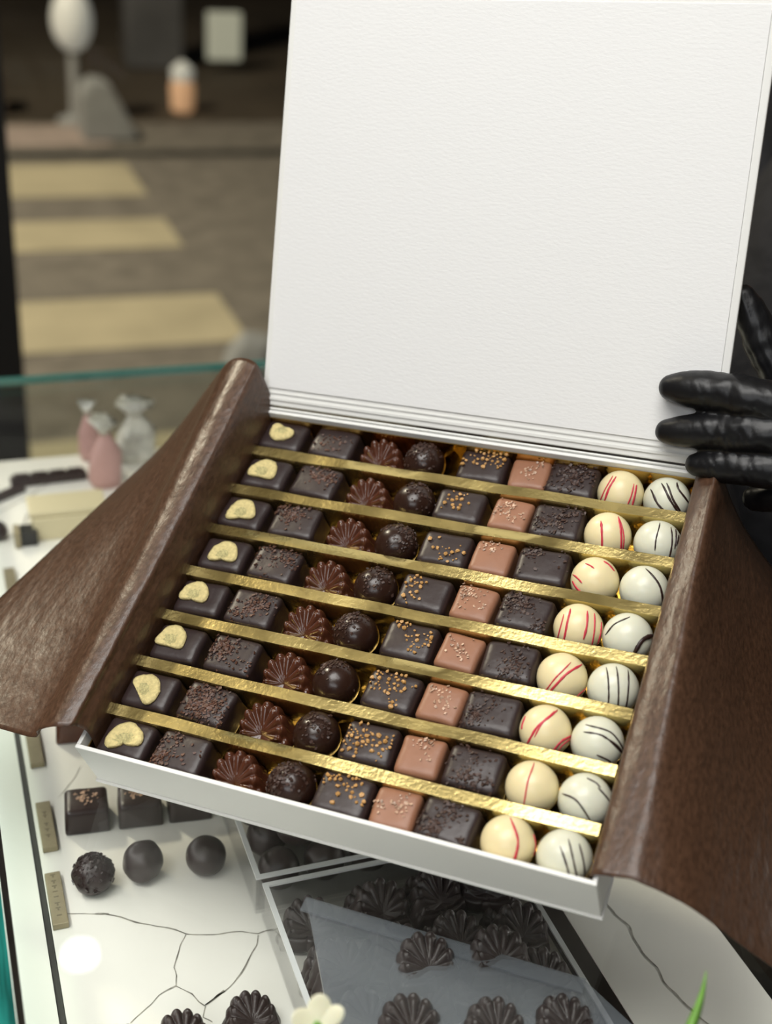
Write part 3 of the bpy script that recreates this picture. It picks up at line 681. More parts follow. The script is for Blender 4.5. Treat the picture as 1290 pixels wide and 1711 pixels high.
# c5: squares with nut pieces, each piece a part
NUT = []
for k in range(4):
    bm = bmesh.new(); bmesh.ops.create_icosphere(bm, subdivisions=1, radius=1.0); rng = random.Random(k)
    for v in bm.verts: v.co = Vector((v.co.x * rng.uniform(0.65, 1.35), v.co.y * rng.uniform(0.5, 1.1), v.co.z * rng.uniform(0.5, 1.0)))
    NUT.append(mesh_of('nut_piece', bm, M['nut'], smooth=False))
NS = [[(0.15, 0.45, 0.30, 26), (-0.8, 0.1, 0.12, 4), (0.7, 0.3, 0.2, 6)], [(-0.2, 0.0, 0.22, 13), (-0.1, 0.6, 0.15, 4)], [(0.25, -0.35, 0.22, 16), (-0.3, 0.3, 0.3, 4)], [(-0.45, 0.35, 0.22, 16), (-0.4, -0.5, 0.2, 8)], [(0.35, 0.0, 0.28, 24), (-0.3, 0.7, 0.2, 8)], [(0.1, 0.15, 0.33, 34), (-0.7, 0.3, 0.2, 10)], [(-0.25, 0.05, 0.33, 46), (0.6, 0.1, 0.2, 8)], [(-0.1, 0.35, 0.30, 22), (0.7, 0.0, 0.15, 5), (-0.7, 0.6, 0.1, 5)]]
for i in range(8):
    rng = random.Random(500 + i); sx = 0.0282; sy = 0.0222
    t = thing('bonbon', 'dark square bonbon topped with caramelised nut pieces, ' + ROW[i], 'chocolate', put(CU[i][4], RV[i], rng.uniform(-0.05, 0.05)), 'bonbons with nut pieces')
    obj('shell', bonbon_bm(sx, sy, H, 0.0034, i + 40), M['dark'], t)
    used = []
    for x, y, sp, n in NS[i]:
        for _ in range(n):
            s = rng.choice((0.0006, 0.0008, 0.0010, 0.0012, 0.0015))
            for tr in range(12):
                px = max(-0.82, min(0.82, rng.gauss(x, sp))) * sx / 2; py = max(-0.82, min(0.82, rng.gauss(y, sp))) * sy / 2
                if all(math.hypot(px - a, py - b) > (s + c) * 0.85 for a, b, c in used): break
            else: continue
            used.append((px, py, s))
            o = link('nut_piece', rng.choice(NUT), t)
            o.matrix_local = Matrix.Translation((px, py, H + 0.0005 + s * 0.3)) @ Matrix.Rotation(rng.uniform(0, 6.28), 4, 'Z') @ Matrix.Rotation(rng.uniform(-0.5, 0.5), 4, 'X') @ Matrix.Scale(s, 4)
# c6: small caramel squares with salt flakes
SA = [[(0.1, 0.0, 0.22, 22), (0.5, 0.6, 0.15, 8)], [(-0.4, 0.4, 0.28, 42), (0.4, -0.4, 0.3, 14)], [(-0.1, 0.45, 0.28, 30)], [(-0.4, 0.35, 0.33, 45), (0.4, -0.3, 0.2, 8)], [(0.1, 0.1, 0.28, 26), (-0.6, 0.4, 0.2, 6)], [(0.15, 0.15, 0.3, 40), (-0.6, 0.6, 0.15, 8)], [(0.0, 0.75, 0.3, 24), (0.3, 0.0, 0.2, 7)], [(0.35, 0.3, 0.25, 34), (-0.5, 0.0, 0.3, 14)]]
for i in range(8):
    rng = random.Random(600 + i)
    t = thing('bonbon', 'small caramel brown square bonbon with salt flakes, ' + ROW[i], 'chocolate', put(CU[i][5], RV[i], rng.uniform(-0.07, 0.07)), 'caramel squares with salt flakes')
    obj('shell', bonbon_bm(0.0222, 0.0214, H - 0.0008, 0.0026, i + 60), M['caramel'], t)
    tag(obj('salt_flakes', flakes_on_top(0.0106, 0.0102, H - 0.0004, SA[i], rng, 0.0005, 0.0011), M['salt'], t, smooth=False), kind='stuff')
# c7: squares with dark shavings
SD = [[(0.0, 0.2, 0.5, 150)], [(-0.3, -0.2, 0.36, 80), (0.4, 0.5, 0.3, 40)], [(-0.4, 0.6, 0.2, 26), (0.1, 0.0, 0.5, 12)], [(-0.3, 0.3, 0.36, 110), (0.6, -0.6, 0.2, 22)], [(0.1, -0.35, 0.33, 75), (0.1, 0.5, 0.3, 14)], [(-0.6, -0.3, 0.28, 75), (-0.2, 0.4, 0.3, 26)], [(0.1, -0.7, 0.36, 80), (-0.2, 0.5, 0.4, 34)], [(-0.4, -0.4, 0.28, 75), (0.0, 0.4, 0.26, 40), (0.7, -0.6, 0.1, 12)]]
for i in range(8):
    rng = random.Random(700 + i)
    t = thing('bonbon', 'square bonbon with dark shavings beside the red-striped ball, ' + ROW[i], 'chocolate', put(CU[i][6] - 0.6, RV[i], rng.uniform(-0.05, 0.05)), 'bonbons with dark shavings')
    obj('shell', bonbon_bm(0.0280, 0.0222, H, 0.0032, i + 80), M['dark'], t)
    tag(obj('shavings', flakes_on_top(0.0133, 0.0107, H + 0.0004, [(a, b, c, int(d * 1.35)) for a, b, c, d in SD[i]], rng, 0.0005, 0.0013), M['flake_dark'], t, smooth=False), kind='stuff')
# c8 / c9: cream balls with red lines, ivory balls with dark lines (line points on the disc one sees)
RED = [
 [((-.42, .70), (-.78, .09), (-.93, -.35)), ((-.30, .66), (-.62, .15), (-.80, -.42)), ((.42, .33), (.28, -.2), (.14, -.56)), ((.54, .28), (.45, -.15), (.36, -.58))],
 [((-.39, .58), (-.39, -.04), (-.37, -.58)), ((.36, .78), (.52, 0), (.52, -.67)), ((.36, .76), (.41, 0), (.43, -.67))],
 [((-.46, .71), (-.30, .62), (-.15, .49)), ((.29, .8), (.5, .65), (.7, .4)), ((-.93, .27), (-.8, .12), (-.64, -.09)), ((-.96, 0), (-.85, -.25), (-.6, -.54))],
 [((-.37, .78), (-.55, .2), (-.68, -.55)), ((-.64, .56), (-.8, 0), (-.88, -.42)), ((.27, .69), (.2, .1), (.07, -.42)), ((.56, .6), (.52, 0), (.42, -.77)), ((.85, .25), (.8, -.2), (.7, -.63))],
 [((.25, .64), (-.37, .05), (-.77, -.55)), ((.72, .56), (.02, .18), (-.7, -.64)), ((.88, -.36), (.55, -.61), (.41, -.85))],
 [((.41, .82), (-.37, .26), (-.77, -.46)), ((.28, .79), (-.24, .33), (-.51, -.16)), ((.95, -.13), (.48, -.33), (.15, -.75)), ((.92, -.23), (.55, -.46), (.38, -.72)), ((-.78, .58), (-.9, .3), (-.93, .1))],
 [((.05, .95), (-.25, .32), (-.41, -.65))],
 [((.06, .93), (.27, .28), (.19, -.28), (.03, -.75)), ((.88, .35), (.95, 0), (.88, -.4))]]
DRK = [
 [((-.77, .44), (-.58, -.17), (-.17, -.63)), ((-.35, .67), (-.07, -.07), (.39, -.68)), ((-.15, .67), (.06, -.07), (.48, -.63)), ((.3, .71), (.34, .36), (.8, -.17))],
 [((0, .85), (-.24, .22), (-.3, -.31)), ((.43, .67), (.4, 0), (.29, -.71)), ((.65, .58), (.6, .2), (.52, -.22)), ((.77, .36), (.7, .15), (.59, -.09))],
 [((-.03, .85), (.46, .13), (.64, -.76))],
 [((.92, .13), (.39, -.09), (.04, -.7)), ((0, .83), (-.6, .55), (-.93, .13))],
 [((-.32, .85), (-.32, 0), (-.32, -.77)), ((.05, .87), (.04, 0), (.04, -.88)), ((.5, .75), (.42, 0), (.35, -.85))],
 [((-.5, .71), (.37, .45), (.93, -.26)), ((-.6, .46), (.1, .32), (.85, -.36)), ((0, .36), (.6, -.02), (.9, -.42)), ((-.18, -.35), (.3, -.58), (.44, -.83))],
 [((-.88, .31), (-.42, .11), (.15, -.75)), ((0, .87), (.3, .72), (.45, .55)), ((.35, .57), (.75, .1), (.85, -.25))],
 [((-.25, .53), (-.05, -.1), (.12, -.72)), ((.06, .75), (.2, 0), (.37, -.72)), ((.43, .6), (.55, 0), (.65, -.7))]]
RC = 0.01245; CC = RC * 0.90
for i in range(8):
    t = thing('praline_ball', 'cream white chocolate ball with red stripes, ' + ROW[i], 'chocolate', put(CU[i][7], RV[i]), 'red striped balls')
    obj('shell', ball_bm(RC, i + 5, 0.00012, 0.10), M['cream'], t)
    for j, pts in enumerate(RED[i]):
        obj('stripe', drizzle_bm(RC, CC, pts, 0.0010 + 0.0006 * ((i + j) % 2)), M['red'], t)
    t = thing('praline_ball', 'ivory white chocolate ball with dark brown stripes, ' + ROW[i], 'chocolate', put(CU[i][8], RV[i]), 'dark striped balls')
    obj('shell', ball_bm(RC, i + 15, 0.00012, 0.10), M['ivory'], t)
    for j, pts in enumerate(DRK[i]):
        w = 0.0028 if (i == 3 and j == 0) else 0.0016 if i in (0, 2) else 0.0011
        obj('stripe', drizzle_bm(RC, CC, pts, w, 0.0008 if w > 0.002 else 0.00035), M['line'], t)

# ------------------------------------------------------------------ things on the marble shelf
def shelf(px, py): return at(px, py, ZS)
for k, (px, py, lab) in enumerate(((146, 1372, 'dark square bonbon with white flakes, alone before its brass plate'), (234, 1362, 'dark square bonbon on the marble between two others'), (316, 1352, 'dark square bonbon on the marble mostly hidden by the box front'))):
    p = shelf(px, py); rng = random.Random(900 + k)
    t = thing('bonbon', lab, 'chocolate', T(p.x, p.y, ZS + 0.0003, -0.10), 'square bonbons on the marble shelf')
    obj('shell', bonbon_bm(0.0250, 0.0225, 0.0165, 0.0026, 120 + k), M['dark'], t)
    tag(obj('salt_flakes', flakes_on_top(0.0108, 0.0100, 0.0168, [(-0.1, 0.1, 0.25, 40)], rng, 0.0008, 0.0016), M['salt'], t, smooth=False), kind='stuff')
p = shelf(118, 1236)
t = thing('bonbon', 'milk brown square bonbon half hidden under the brown paper', 'chocolate', T(p.x + 0.004, p.y + 0.006, ZS + 0.0003, -0.12))
obj('shell', bonbon_bm(0.024, 0.022, 0.016, 0.0026, 131), M['milk'], t)
p = shelf(157, 1484); rng = random.Random(31); r = 0.0113
t = thing('truffle', 'rough round dark truffle beside the lettered brass plate', 'chocolate', T(p.x, p.y, ZS + 0.0003), 'round truffles on the marble shelf')
obj('shell', ball_bm(r, 71, 0.0012, 0.10), M['dark'], t)
tag(obj('flakes', flakes_on_ball(r, r * 0.9, [((0, 0, 1), 0.9, 220)], rng, 0.0007, 0.0014), M['dark'], t, smooth=False), kind='stuff')
p = shelf(240, 1462)
bm = ball_bm(r, 72, 0.0008, 0.08)
for v in bm.verts:   # a little pointed foot of set chocolate
    d = Vector((v.co.x, v.co.y, 0)); 
    if v.co.z < 0.008: 
        k = max(0, (Vector((-0.35, -0.93, 0)).dot(d) / r)) ** 5 * (1 - v.co.z / 0.008); v.co += Vector((-0.35, -0.93, 0)) * 0.010 * k
t = tag(obj('truffle', bm, M['dark'], mw=T(p.x, p.y, ZS + 0.0003)), 'dark truffle with a pointed drip, middle of the three', 'chocolate', 'round truffles on the marble shelf')
p = shelf(344, 1453)
t = tag(obj('truffle', ball_bm(r, 73, 0.0002, 0.10), M['dark'], mw=T(p.x, p.y, ZS + 0.0003)), 'smooth round dark truffle beside the acrylic bins', 'chocolate', 'round truffles on the marble shelf')
for k, (px, py, lab) in enumerate(((203, 1775, 'dark scallop bonbon just peeping in at the bottom edge, farthest from the bin'), (303, 1748, 'dark scallop bonbon on the marble, middle of three'), (417, 1716, 'dark scallop bonbon on the marble beside the acrylic bin'))):
    p = shelf(px, py)
    tag(obj('scallop_bonbon', shell_bm(90 + k, 0.97), M['dark'], mw=T(p.x, p.y, ZS + 0.0003, 0.1)), lab, 'chocolate', 'scallop bonbons on the marble shelf')

# far end of the shelf, seen through the glass
p = shelf(112, 900)
t = thing('cream_carton', 'cream coloured carton standing on the far marble shelf', 'carton', T(p.x, p.y + 0.012, ZS + 0.0003))
obj('body', box_bm((-0.026, -0.012, 0), (0.032, 0.02, 0.020), 0.001), M['creambox'], t, smooth=False)
obj('lid', box_bm((-0.028, -0.010, 0.0202), (0.034, 0.022, 0.025), 0.001), M['creambox'], t, smooth=False)
p = shelf(44, 908)
t = thing('price_stand', 'small black stand with a brass plate beside the cream carton', 'price stand', T(p.x, p.y, ZS + 0.0003))
obj('block', box_bm((-0.004, -0.006, 0), (0.009, 0.010, 0.012), 0.0005), M['black'], t, smooth=False)
obj('plate', box_bm((-0.009, -0.008, 0), (-0.0045, 0.008, 0.014), 0.0004), M['brass'], t, smooth=False)
p = shelf(82, 805)
bm = bmesh.new(); add_box(bm, (-0.033, -0.006, 0), (0.033, 0.006, 0.007), 0, 0.0015)
for k in range(4): add_box(bm, (-0.030 + k * 0.0155, -0.0045, 0.007), (-0.0165 + k * 0.0155, 0.0045, 0.0095), 0, 0.001)
tag(obj('chocolate_bar', bm, M['dark'], mw=T(p.x, p.y, ZS + 0.0003, 0.05), smooth=False), 'dark chocolate bar lying crosswise on the far marble shelf', 'chocolate')
p = shelf(14, 830)
tag(obj('chocolate_stick', box_bm((-0.016, -0.004, 0), (0.016, 0.004, 0.006), 0.001), M['dark'], mw=T(p.x, p.y, ZS + 0.0003, 0.6), smooth=False), 'short dark chocolate stick lying near the side glass', 'chocolate')
p = shelf(4, 900)
tag(obj('truffle', ball_bm(0.008, 77, 0.0004, 0.1), M['dark'], mw=T(p.x - 0.003, p.y, ZS + 0.0003)), 'dark truffle on the far shelf against the side glass', 'chocolate')
def pouch(px, py, lab, w, h, m, top):
    p = shelf(px, py)
    t = thing('gift_pouch', lab, 'pouch', T(p.x, p.y, ZS + 0.0003), 'gift pouches at the far end')
    bm = bmesh.new(); prof = [(w * 0.8, 0), (w, h * 0.15), (w * 0.9, h * 0.5), (w * 0.35, h * 0.78), (w * 0.30, h * 0.82)]
    add_lathe(bm, prof, 24)
    for v in bm.verts: v.co.x *= 0.9 + 0.25 * noise.noise(v.co * 60); v.co.y *= 0.55
    obj('bag', bm, M[m], t)
    bm = bmesh.new(); add_lathe(bm, [(w * 0.28, h * 0.82), (w * 0.5, h * 0.9), (w * 0.8, h * 1.02), (w * 0.4, h * 0.97)], 24)
    for v in bm.verts: v.co.z += 0.008 * noise.noise(v.co * 90); v.co.y *= 0.7
    obj('frill', bm, M[top], t)
    return t
pouch(150, 768, 'slim pink gift pouch tied with cellophane, beside the tan window', 0.011, 0.056, 'pouch', 'cello')
pouch(178, 812, 'wider pink gift pouch standing in front of the slim one', 0.017, 0.062, 'pouch', 'cello')
pouch(228, 770, 'crinkled clear cellophane pouch of dark chocolates behind the paper', 0.022, 0.058, 'cello', 'cello')

# ------------------------------------------------------------------ acrylic bins with loose chocolates
def bin_(name, label, x0, x1, y0, y1, h):
    t = thing(name, label, 'bin', T(0, 0, 0), 'clear acrylic bins')
    w = 0.0028; z0 = ZS + 0.0003
    obj('base', box_bm((x0, y0, z0), (x1, y1, z0 + 0.0025)), M['acryl'], t, smooth=False)
    for nm, lo, hi in (('front_wall', (x0, y0), (x1, y0 + w)), ('back_wall', (x0, y1 - w), (x1, y1)), ('side_wall', (x0, y0 + w), (x0 + w, y1 - w)), ('side_wall', (x1 - w, y0 + w), (x1, y1 - w))):
        obj(nm, box_bm((*lo, z0 + 0.0026), (*hi, h - 0.0013)), M['acryl'], t, smooth=False)
    bm = bmesh.new()
    add_box(bm, (x0, y0, h - 0.0012), (x1, y0 + w, h)); add_box(bm, (x0, y1 - w, h - 0.0012), (x1, y1, h)); add_box(bm, (x0, y0 + w, h - 0.0012), (x0 + w, y1 - w, h)); add_box(bm, (x1 - w, y0 + w, h - 0.0012), (x1, y1 - w, h))
    obj('rim', bm, M['rim'], t, smooth=False)['label'] = 'bright polished acrylic edge'
    return t
ZB = 1.100
bin_('acrylic_bin', 'clear acrylic bin heaped with dark scallop bonbons', 0.1385, 0.2775, 0.255, 0.4935, ZB)
bin_('acrylic_bin', 'clear acrylic bin of round dark truffles under the box front', 0.1360, 0.2775, 0.4965, 0.700, ZB + 0.001)
SHM = [mesh_of('scallop_bonbon', shell_bm(k, 1.14), M['dark']) for k in (60,)][0]
rng = random.Random(77)
first = True
def loose(me, x, y, z, rz, rx, ry, name, label, group):
    o = link(name, me); o.matrix_world = Matrix.Translation((x, y, z)) @ Matrix.Rotation(rz, 4, 'Z') @ Matrix.Rotation(rx, 4, 'X') @ Matrix.Rotation(ry, 4, 'Y')
    tag(o, label, 'chocolate', group)
lab = 'dark scallop bonbon heaped in the clear acrylic bin'
for a in range(4):
    for b in range(7):
        loose(SHM, 0.1595 + a * 0.0325 + rng.uniform(-0.0012, 0.0012), 0.277 + b * 0.0325 + rng.uniform(-0.001, 0.001), ZS + 0.003, rng.uniform(-0.2, 0.2), 0, 0, 'scallop_bonbon', lab, 'scallop bonbons in the bin')
for a in range(4):
    for b in range(6):
        if (a, b) in ((0, 5), (3, 0)): continue
        loose(SHM, 0.1600 + a * 0.0320 + rng.uniform(-0.0015, 0.0015), 0.296 + b * 0.0325 + rng.uniform(-0.0015, 0.0015), ZS + 0.0182, rng.uniform(-0.5, 0.5), rng.uniform(-0.10, 0.10), rng.uniform(-0.10, 0.10), 'scallop_bonbon', lab, 'scallop bonbons in the bin')
for x, y in ((0.176, 0.335), (0.209, 0.318), (0.176, 0.372), (0.212, 0.360), (0.244, 0.350), (0.196, 0.405), (0.232, 0.398)):
    loose(SHM, x, y, ZS + 0.0335, rng.uniform(-0.7, 0.7), rng.uniform(-0.12, 0.12), rng.uniform(-0.12, 0.12), 'scallop_bonbon', lab, 'scallop bonbons in the bin')
TRM = mesh_of('truffle', ball_bm(0.0118, 81, 0.0005, 0.1), M['dark'])
lab = 'round dark truffle in the clear acrylic bin'
for a in range(5):
    for b in range(7):
        loose(TRM, 0.1535 + a * 0.0263, 0.5135 + b * 0.0265, ZS + 0.003, rng.uniform(0, 6), 0, 0, 'truffle', lab, 'truffles in the bin')
for a in range(4):
    for b in range(6):
        loose(TRM, 0.1668 + a * 0.0263, 0.5268 + b * 0.0265, ZS + 0.0200, rng.uniform(0, 6), 0, 0, 'truffle', lab, 'truffles in the bin')
# the clear cover lying slantwise over the heap
q = [at(x, y, 1.1195) for x, y in ((512, 1503), (978, 1640), (1085, 1740), (1060, 1800), (560, 1760))]
cv = thing('acrylic_cover', 'clear acrylic cover lying slantwise over the heap of scallop bonbons', 'cover', T(0, 0, 0))
bm = bmesh.new(); add_prism(bm, [(p.x, p.y) for p in q], 1.1185, 1.1200); obj('sheet', bm, M['cover'], cv, smooth=False)
e0, e1 = q[0], q[1]; dd = (e1 - e0).normalized(); nn = Vector((-dd.y, dd.x, 0)) 
if nn.y > 0: nn = -nn
bm = bmesh.new(); add_prism(bm, [(e0.x, e0.y), (e1.x, e1.y), (e1.x + nn.x * 0.009, e1.y + nn.y * 0.009), (e0.x + nn.x * 0.009, e0.y + nn.y * 0.009)], 1.1202, 1.1214); obj('lip', bm, M['cover'], cv, smooth=False)

# ------------------------------------------------------------------ potted flower in front (only its tips reach into the picture)
fp = at_t(530, 1714, 0.50); lp0 = at_t(1168, 1740, 0.50); lp1 = at_t(1180, 1622, 0.505)
pc = Vector((0.12, 0.235, ZG + 0.0004))
t = thing('potted_flower', 'potted plant with one white blossom and a green blade leaf', 'plant', Matrix.Translation(pc))
bm = bmesh.new(); add_lathe(bm, [(0.016, 0), (0.019, 0.002), (0.023, 0.026), (0.024, 0.028), (0.021, 0.028), (0.020, 0.022)]); obj('pot', bm, M['pot'], t, angle=40)
bm = bmesh.new(); add_lathe(bm, [(0.019, 0.021), (0.017, 0.0235), (0.005, 0.0245)]); obj('soil', bm, M['soil'], t)
f = fp - pc; c0 = Vector((0, 0, 0.022))
bm = bmesh.new(); add_tube(bm, [c0, c0 + Vector((-0.004, 0.01, 0.03)), f * 0.7 + Vector((0, 0, 0.016)), f - Vector((0, 0, 0.004))], [0.0013, 0.0012, 0.001, 0.001], 8); obj('stem', bm, M['leaf'], t)
fl = bpy.data.objects.new('blossom', None); COL.objects.link(fl); fl.parent = t; fl.empty_display_size = 0.01
toc = (CAM - fp).normalized(); fx = (CR.col[0] - toc * CR.col[0].dot(toc)).normalized(); fy = toc.cross(fx)
fl.matrix_local = frame(fx, fy, toc, f)
for k, (ang, ln, wd) in enumerate(((1.45, 0.0110, 0.0050), (0.55, 0.0112, 0.0040), (2.75, 0.0100, 0.0044), (3.9, 0.0100, 0.0045), (5.4, 0.0100, 0.0045))):
    bm = bmesh.new(); add_ellipsoid(bm, (ln * 0.52, 0, 0.0012), (ln * 0.55, wd, 0.0012), 16, 10)
    for v in bm.verts: v.co.z += 0.004 * (v.co.x / ln) ** 2 - 0.0
    o = obj('petal', bm, M['petal'], fl); o.matrix_local = Matrix.Rotation(ang, 4, 'Z')
bm = bmesh.new(); add_ellipsoid(bm, (0, 0, 0.0022), (0.0018, 0.0018, 0.0024), 12, 8); obj('stamen', bm, M['leaf'], fl)
bm = bmesh.new(); L0 = c0 + Vector((0.004, 0, 0)); L1 = lp0 - pc; L2 = lp1 - pc; rings = []
n = 24
for i in range(n + 1):
    s = i / n; p = (1 - s) ** 2 * L0 + 2 * s * (1 - s) * (L1 + (lp0 - lp1) * 0.9) + s * s * L2
    w = 0.0042 * math.sin(min(1, (1 - s) * 1.9 + 0.02) * PI / 2) * (0.5 + 0.5 * min(1, s * 3))
    rings.append([bm.verts.new(p + CR.col[0] * a * w + toc * b) for a, b in ((-1, 0.0), (0, -0.0008), (1, 0.0), (0, 0.0004))])
for a, b in zip(rings, rings[1:]):
    for k in range(4): bm.faces.new((a[k], a[(k + 1) % 4], b[(k + 1) % 4], b[k]))
bm.faces.new(rings[0]); bm.faces.new(list(reversed(rings[-1]))); bmesh.ops.recalc_face_normals(bm, faces=bm.faces)
obj('leaf', bm, M['leaf'], t)

# ------------------------------------------------------------------ person in black, left hand on the lid, right hand under the box
BL = BM @ LIDM
def lid_at(px, py, n):
    o = BL @ Vector((0, 0, n)); nn = (BL.to_3x3() @ Vector((0, 0, 1))); d = ray(px, py)
    return CAM + d * ((o - CAM).dot(nn) / d.dot(nn))
hand = {
 'index': [(1124, 648, .0088, .0074), (1142, 649, .0100, .0091), (1170, 651, .0108, .0102), (1208, 655, .0115, .0103), (1250, 664, .0130, .0108), (1300, 676, .011, .0118), (1380, 690, .004, .0130)],
 'middle': [(1116, 721, .0086, .0068), (1134, 721, .0095, .0082), (1165, 720, .0103, .0092), (1205, 721, .0112, .0096), (1255, 723, .0128, .0106), (1310, 726, .011, .0116), (1390, 732, .002, .0128)],
 'ring': [(1164, 776, .0078, .0062), (1182, 777, .0086, .0076), (1210, 779, .0093, .0086), (1250, 782, .0105, .0092), (1305, 784, .009, .0105), (1390, 778, -.001, .0122)],
 'pinky': [(1262, 832, -.010, .0070), (1300, 832, -.004, .0078), (1345, 828, -.003, .0088), (1400, 818, -.006, .0105)],
 'thumb': [(1242, 497, -.0150, .0070), (1249, 512, -.016, .0086), (1264, 545, -.017, .0095), (1290, 600, -.019, .0104), (1340, 668, -.020, .0125), (1430, 735, -.016, .0160)]}
wrist = lid_at(1590, 790, -.010)
def hand_lofts(bm, conv, grow=0.0):
    for nm, ch in hand.items():
        pts = [conv(lid_at(a, b, c)) for a, b, c, r in ch]; rr = [r + grow for a, b, c, r in ch]
        add_tube(bm, pts, rr, 16)
        base = conv(lid_at(*ch[-1][:3])); end = conv(wrist) if nm != 'thumb' else conv(wrist.lerp(lid_at(1430, 735, -.016), 0.25))
        add_tube(bm, [base, base.lerp(end, 0.5), end], [rr[-1], rr[-1] + 0.001, 0.0165], 16)
ident = lambda v: v.copy()
sh_l = Vector((0.835, 0.715, 1.36)); el_l = Vector((0.715, 0.50, 1.175))
sh_r = Vector((0.835, 1.085, 1.36)); el_r = Vector((0.66, 0.985, 1.10))
# right hand: same hand mirrored, palm up under the tray
under = BM @ Vector((0.175, -0.075, WB - 0.0017 - 0.0155))
dirf = (BM.to_3x3() @ Vector((-0.75, -0.62, 0))).normalized(); up = EZ
side = dirf.cross(up).normalized()
wr_r = under - dirf * 0.115 - up * 0.012
def right_lofts(bm):
    for k, (off, ln, sp) in enumerate(((0.031, 0.074, 0.10), (0.010, 0.082, 0.03), (-0.011, 0.076, -0.04), (-0.031, 0.060, -0.12))):
        b0 = under - dirf * 0.018 + side * off; d = (dirf + side * sp).normalized()
        add_tube(bm, [b0, b0 + d * ln * 0.4 - up * 0.001, b0 + d * ln * 0.75 - up * 0.0005, b0 + d * ln], [0.0105, 0.0100, 0.0092, 0.0080], 16)
        add_tube(bm, [b0, b0.lerp(wr_r, 0.5), wr_r], [0.0115, 0.0125, 0.0165], 16)
    b0 = wr_r.lerp(under, 0.35) + side * 0.026
    add_tube(bm, [b0, b0 + side * 0.02 + dirf * 0.026, b0 + side * 0.027 + dirf * 0.060], [0.015, 0.0115, 0.0085], 16)
person = None
hc = Vector((0.83, 0.90, 1.585))
bm = bmesh.new()      # body: one continuous skin from the legs to the head
add_tube(bm, [(0.86, 0.90, 0.93), (0.85, 0.90, 1.10), (0.835, 0.90, 1.26), (0.845, 0.90, 1.36), (0.85, 0.90, 1.42)], [0.130, 0.122, 0.140, 0.118, 0.062], 24)
add_tube(bm, [(0.85, 0.90, 1.40), (0.842, 0.90, 1.46), (0.835, 0.90, 1.53)], [0.058, 0.052, 0.055], 20)
add_ellipsoid(bm, hc + Vector((0.012, 0, 0.035)), (0.095, 0.074, 0.092)); add_ellipsoid(bm, hc + Vector((-0.022, 0, -0.035)), (0.066, 0.056, 0.074))
add_tube(bm, [hc + Vector((-0.080, 0, 0.012)), hc + Vector((-0.096, 0, -0.010)), hc + Vector((-0.104, 0, -0.026))], [0.006, 0.009, 0.011], 12)   # nose
for s in (-1, 1): add_ellipsoid(bm, hc + Vector((0.016, s * 0.076, -0.004)), (0.017, 0.007, 0.030))
for a, b, c in ((sh_l, el_l, wrist), (sh_r, el_r, wr_r)):
    add_tube(bm, [Vector((0.845, 0.90, 1.37)).lerp(a, 0.4), a, a.lerp(b, 0.5), b, b.lerp(c, 0.4), c.lerp(b, 0.03)], [0.062, 0.054, 0.046, 0.038, 0.036, 0.022], 20)
for s in (-1, 1):
    add_tube(bm, [(0.86, 0.90 + s * 0.08, 0.92), (0.855, 0.90 + s * 0.09, 0.70), (0.85, 0.90 + s * 0.09, 0.48), (0.87, 0.90 + s * 0.09, 0.30), (0.88, 0.90 + s * 0.09, 0.085)], [0.085, 0.075, 0.052, 0.050, 0.033], 20)
    add_tube(bm, [(0.895, 0.90 + s * 0.09, 0.052), (0.83, 0.90 + s * 0.095, 0.042), (0.74, 0.90 + s * 0.10, 0.032)], [0.034, 0.033, 0.026], 16)
person = link('person', remeshed('person', bm, M['skin'], 0.006, 6))
tag(person, 'person in black clothes and black gloves holding the lid of the white box', 'person')
bm = bmesh.new()      # jacket: torso and both sleeves
add_tube(bm, [(0.86, 0.90, 0.88), (0.845, 0.90, 1.05), (0.825, 0.90, 1.20), (0.828, 0.90, 1.29), (0.842, 0.90, 1.37), (0.85, 0.90, 1.42)], [0.172, 0.160, 0.158, 0.150, 0.122, 0.060], 28)
for a, b, c in ((sh_l, el_l, wrist), (sh_r, el_r, wr_r)):
    add_tube(bm, [Vector((0.845, 0.90, 1.365)).lerp(a, 0.3), a, a.lerp(b, 0.5), b, b.lerp(c, 0.4), c.lerp(b, 0.18)], [0.085, 0.068, 0.060, 0.053, 0.047, 0.034], 22)
o = link('jacket', remeshed('jacket', bm, M['cloth'], 0.006, 8), person)
bm = bmesh.new()
for s in (-1, 1):
    add_tube(bm, [(0.86, 0.90 + s * 0.075, 0.93), (0.855, 0.90 + s * 0.09, 0.70), (0.855, 0.90 + s * 0.09, 0.48), (0.87, 0.90 + s * 0.09, 0.30), (0.88, 0.90 + s * 0.09, 0.10)], [0.100, 0.088, 0.070, 0.064, 0.058], 20)
link('trousers', remeshed('trousers', bm, M['cloth'], 0.007, 6), person)
for s in (-1, 1):
    bm = bmesh.new(); add_tube(bm, [(0.90, 0.90 + s * 0.09, 0.050), (0.83, 0.90 + s * 0.095, 0.044), (0.73, 0.90 + s * 0.10, 0.034)], [0.043, 0.041, 0.033], 16)
    link('shoe', remeshed('shoe', bm, M['black'], 0.005, 4), person)
bm = bmesh.new(); hand_lofts(bm, ident)
c = wrist.lerp(el_l, 0.22); add_tube(bm, [wrist, wrist.lerp(c, 0.6), c], [0.0255, 0.0285, 0.034], 20, caps=True)
gme = remeshed('glove', bm, M['glove'], 0.0013, 7)
BLI = BL.inverted(); dis = []
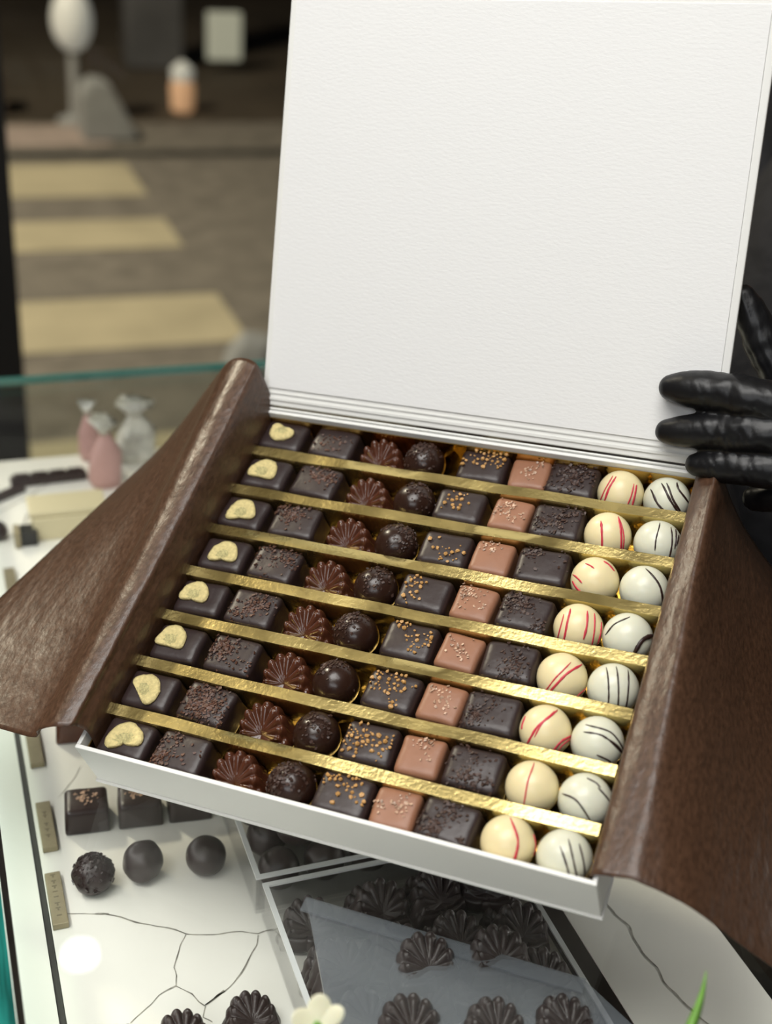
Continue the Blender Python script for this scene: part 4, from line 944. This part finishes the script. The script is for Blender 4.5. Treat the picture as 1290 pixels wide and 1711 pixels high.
for v in gme.vertices:      # folds of the thin glove across the finger joints
    q = BLI @ v.co
    m = max(0.12, math.exp(-((q.x - 0.272) / 0.020) ** 2), 0.8 * math.exp(-((q.x - 0.325) / 0.03) ** 2))
    n1 = noise.noise(Vector((q.x * 190 + q.y * 95, q.y * 60, q.z * 60))); n2 = noise.noise(Vector((q.x * 80 - q.y * 120, q.y * 40 + 3, q.z * 50)))
    dis.append((v.index, v.normal.copy() * ((0.0011 * (abs(n1) ** 0.7 - 0.35) + 0.0008 * n2) * m)))
for k, d in dis: gme.vertices[k].co += d
gme.update()
gl = link('glove', gme, person); gl['label'] = 'black glove with fingers spread over the lid'
bm = bmesh.new(); right_lofts(bm); c = wr_r.lerp(el_r, 0.22); add_tube(bm, [wr_r, wr_r.lerp(c, 0.6), c], [0.0255, 0.0285, 0.034], 20)
link('glove', remeshed('glove', bm, M['glove'], 0.0022, 5), person)['label'] = 'black glove under the tray'
bm = bmesh.new(); add_ellipsoid(bm, hc + Vector((0.022, 0, 0.048)), (0.102, 0.084, 0.096)); add_ellipsoid(bm, hc + Vector((0.055, 0, -0.02)), (0.062, 0.072, 0.075)); add_ellipsoid(bm, hc + Vector((0.12, 0, 0.03)), (0.038, 0.038, 0.036))
link('hair', remeshed('hair', bm, M['hair'], 0.006, 4), person)
for s in (-1, 1):
    bm = bmesh.new(); add_ellipsoid(bm, hc + Vector((-0.066, s * 0.030, 0.010)), (0.012, 0.0125, 0.0070), 14, 10); e = obj('eye', bm, M['eye'], person)
    bm = bmesh.new(); add_ellipsoid(bm, hc + Vector((-0.0760, s * 0.030, 0.009)), (0.0032, 0.0055, 0.0055), 12, 8); obj('iris', bm, M['iris'], e)
    bm = bmesh.new(); add_tube(bm, [hc + Vector((-0.078, s * 0.014, 0.030)), hc + Vector((-0.080, s * 0.030, 0.034)), hc + Vector((-0.070, s * 0.047, 0.028))], [0.003, 0.0038, 0.002], 8); obj('eyebrow', bm, M['hair'], person)
bm = bmesh.new(); add_tube(bm, [hc + Vector((-0.076, -0.022, -0.058)), hc + Vector((-0.087, 0, -0.056)), hc + Vector((-0.076, 0.022, -0.058))], [0.003, 0.006, 0.003], 10); obj('mouth', bm, M['lip'], person)
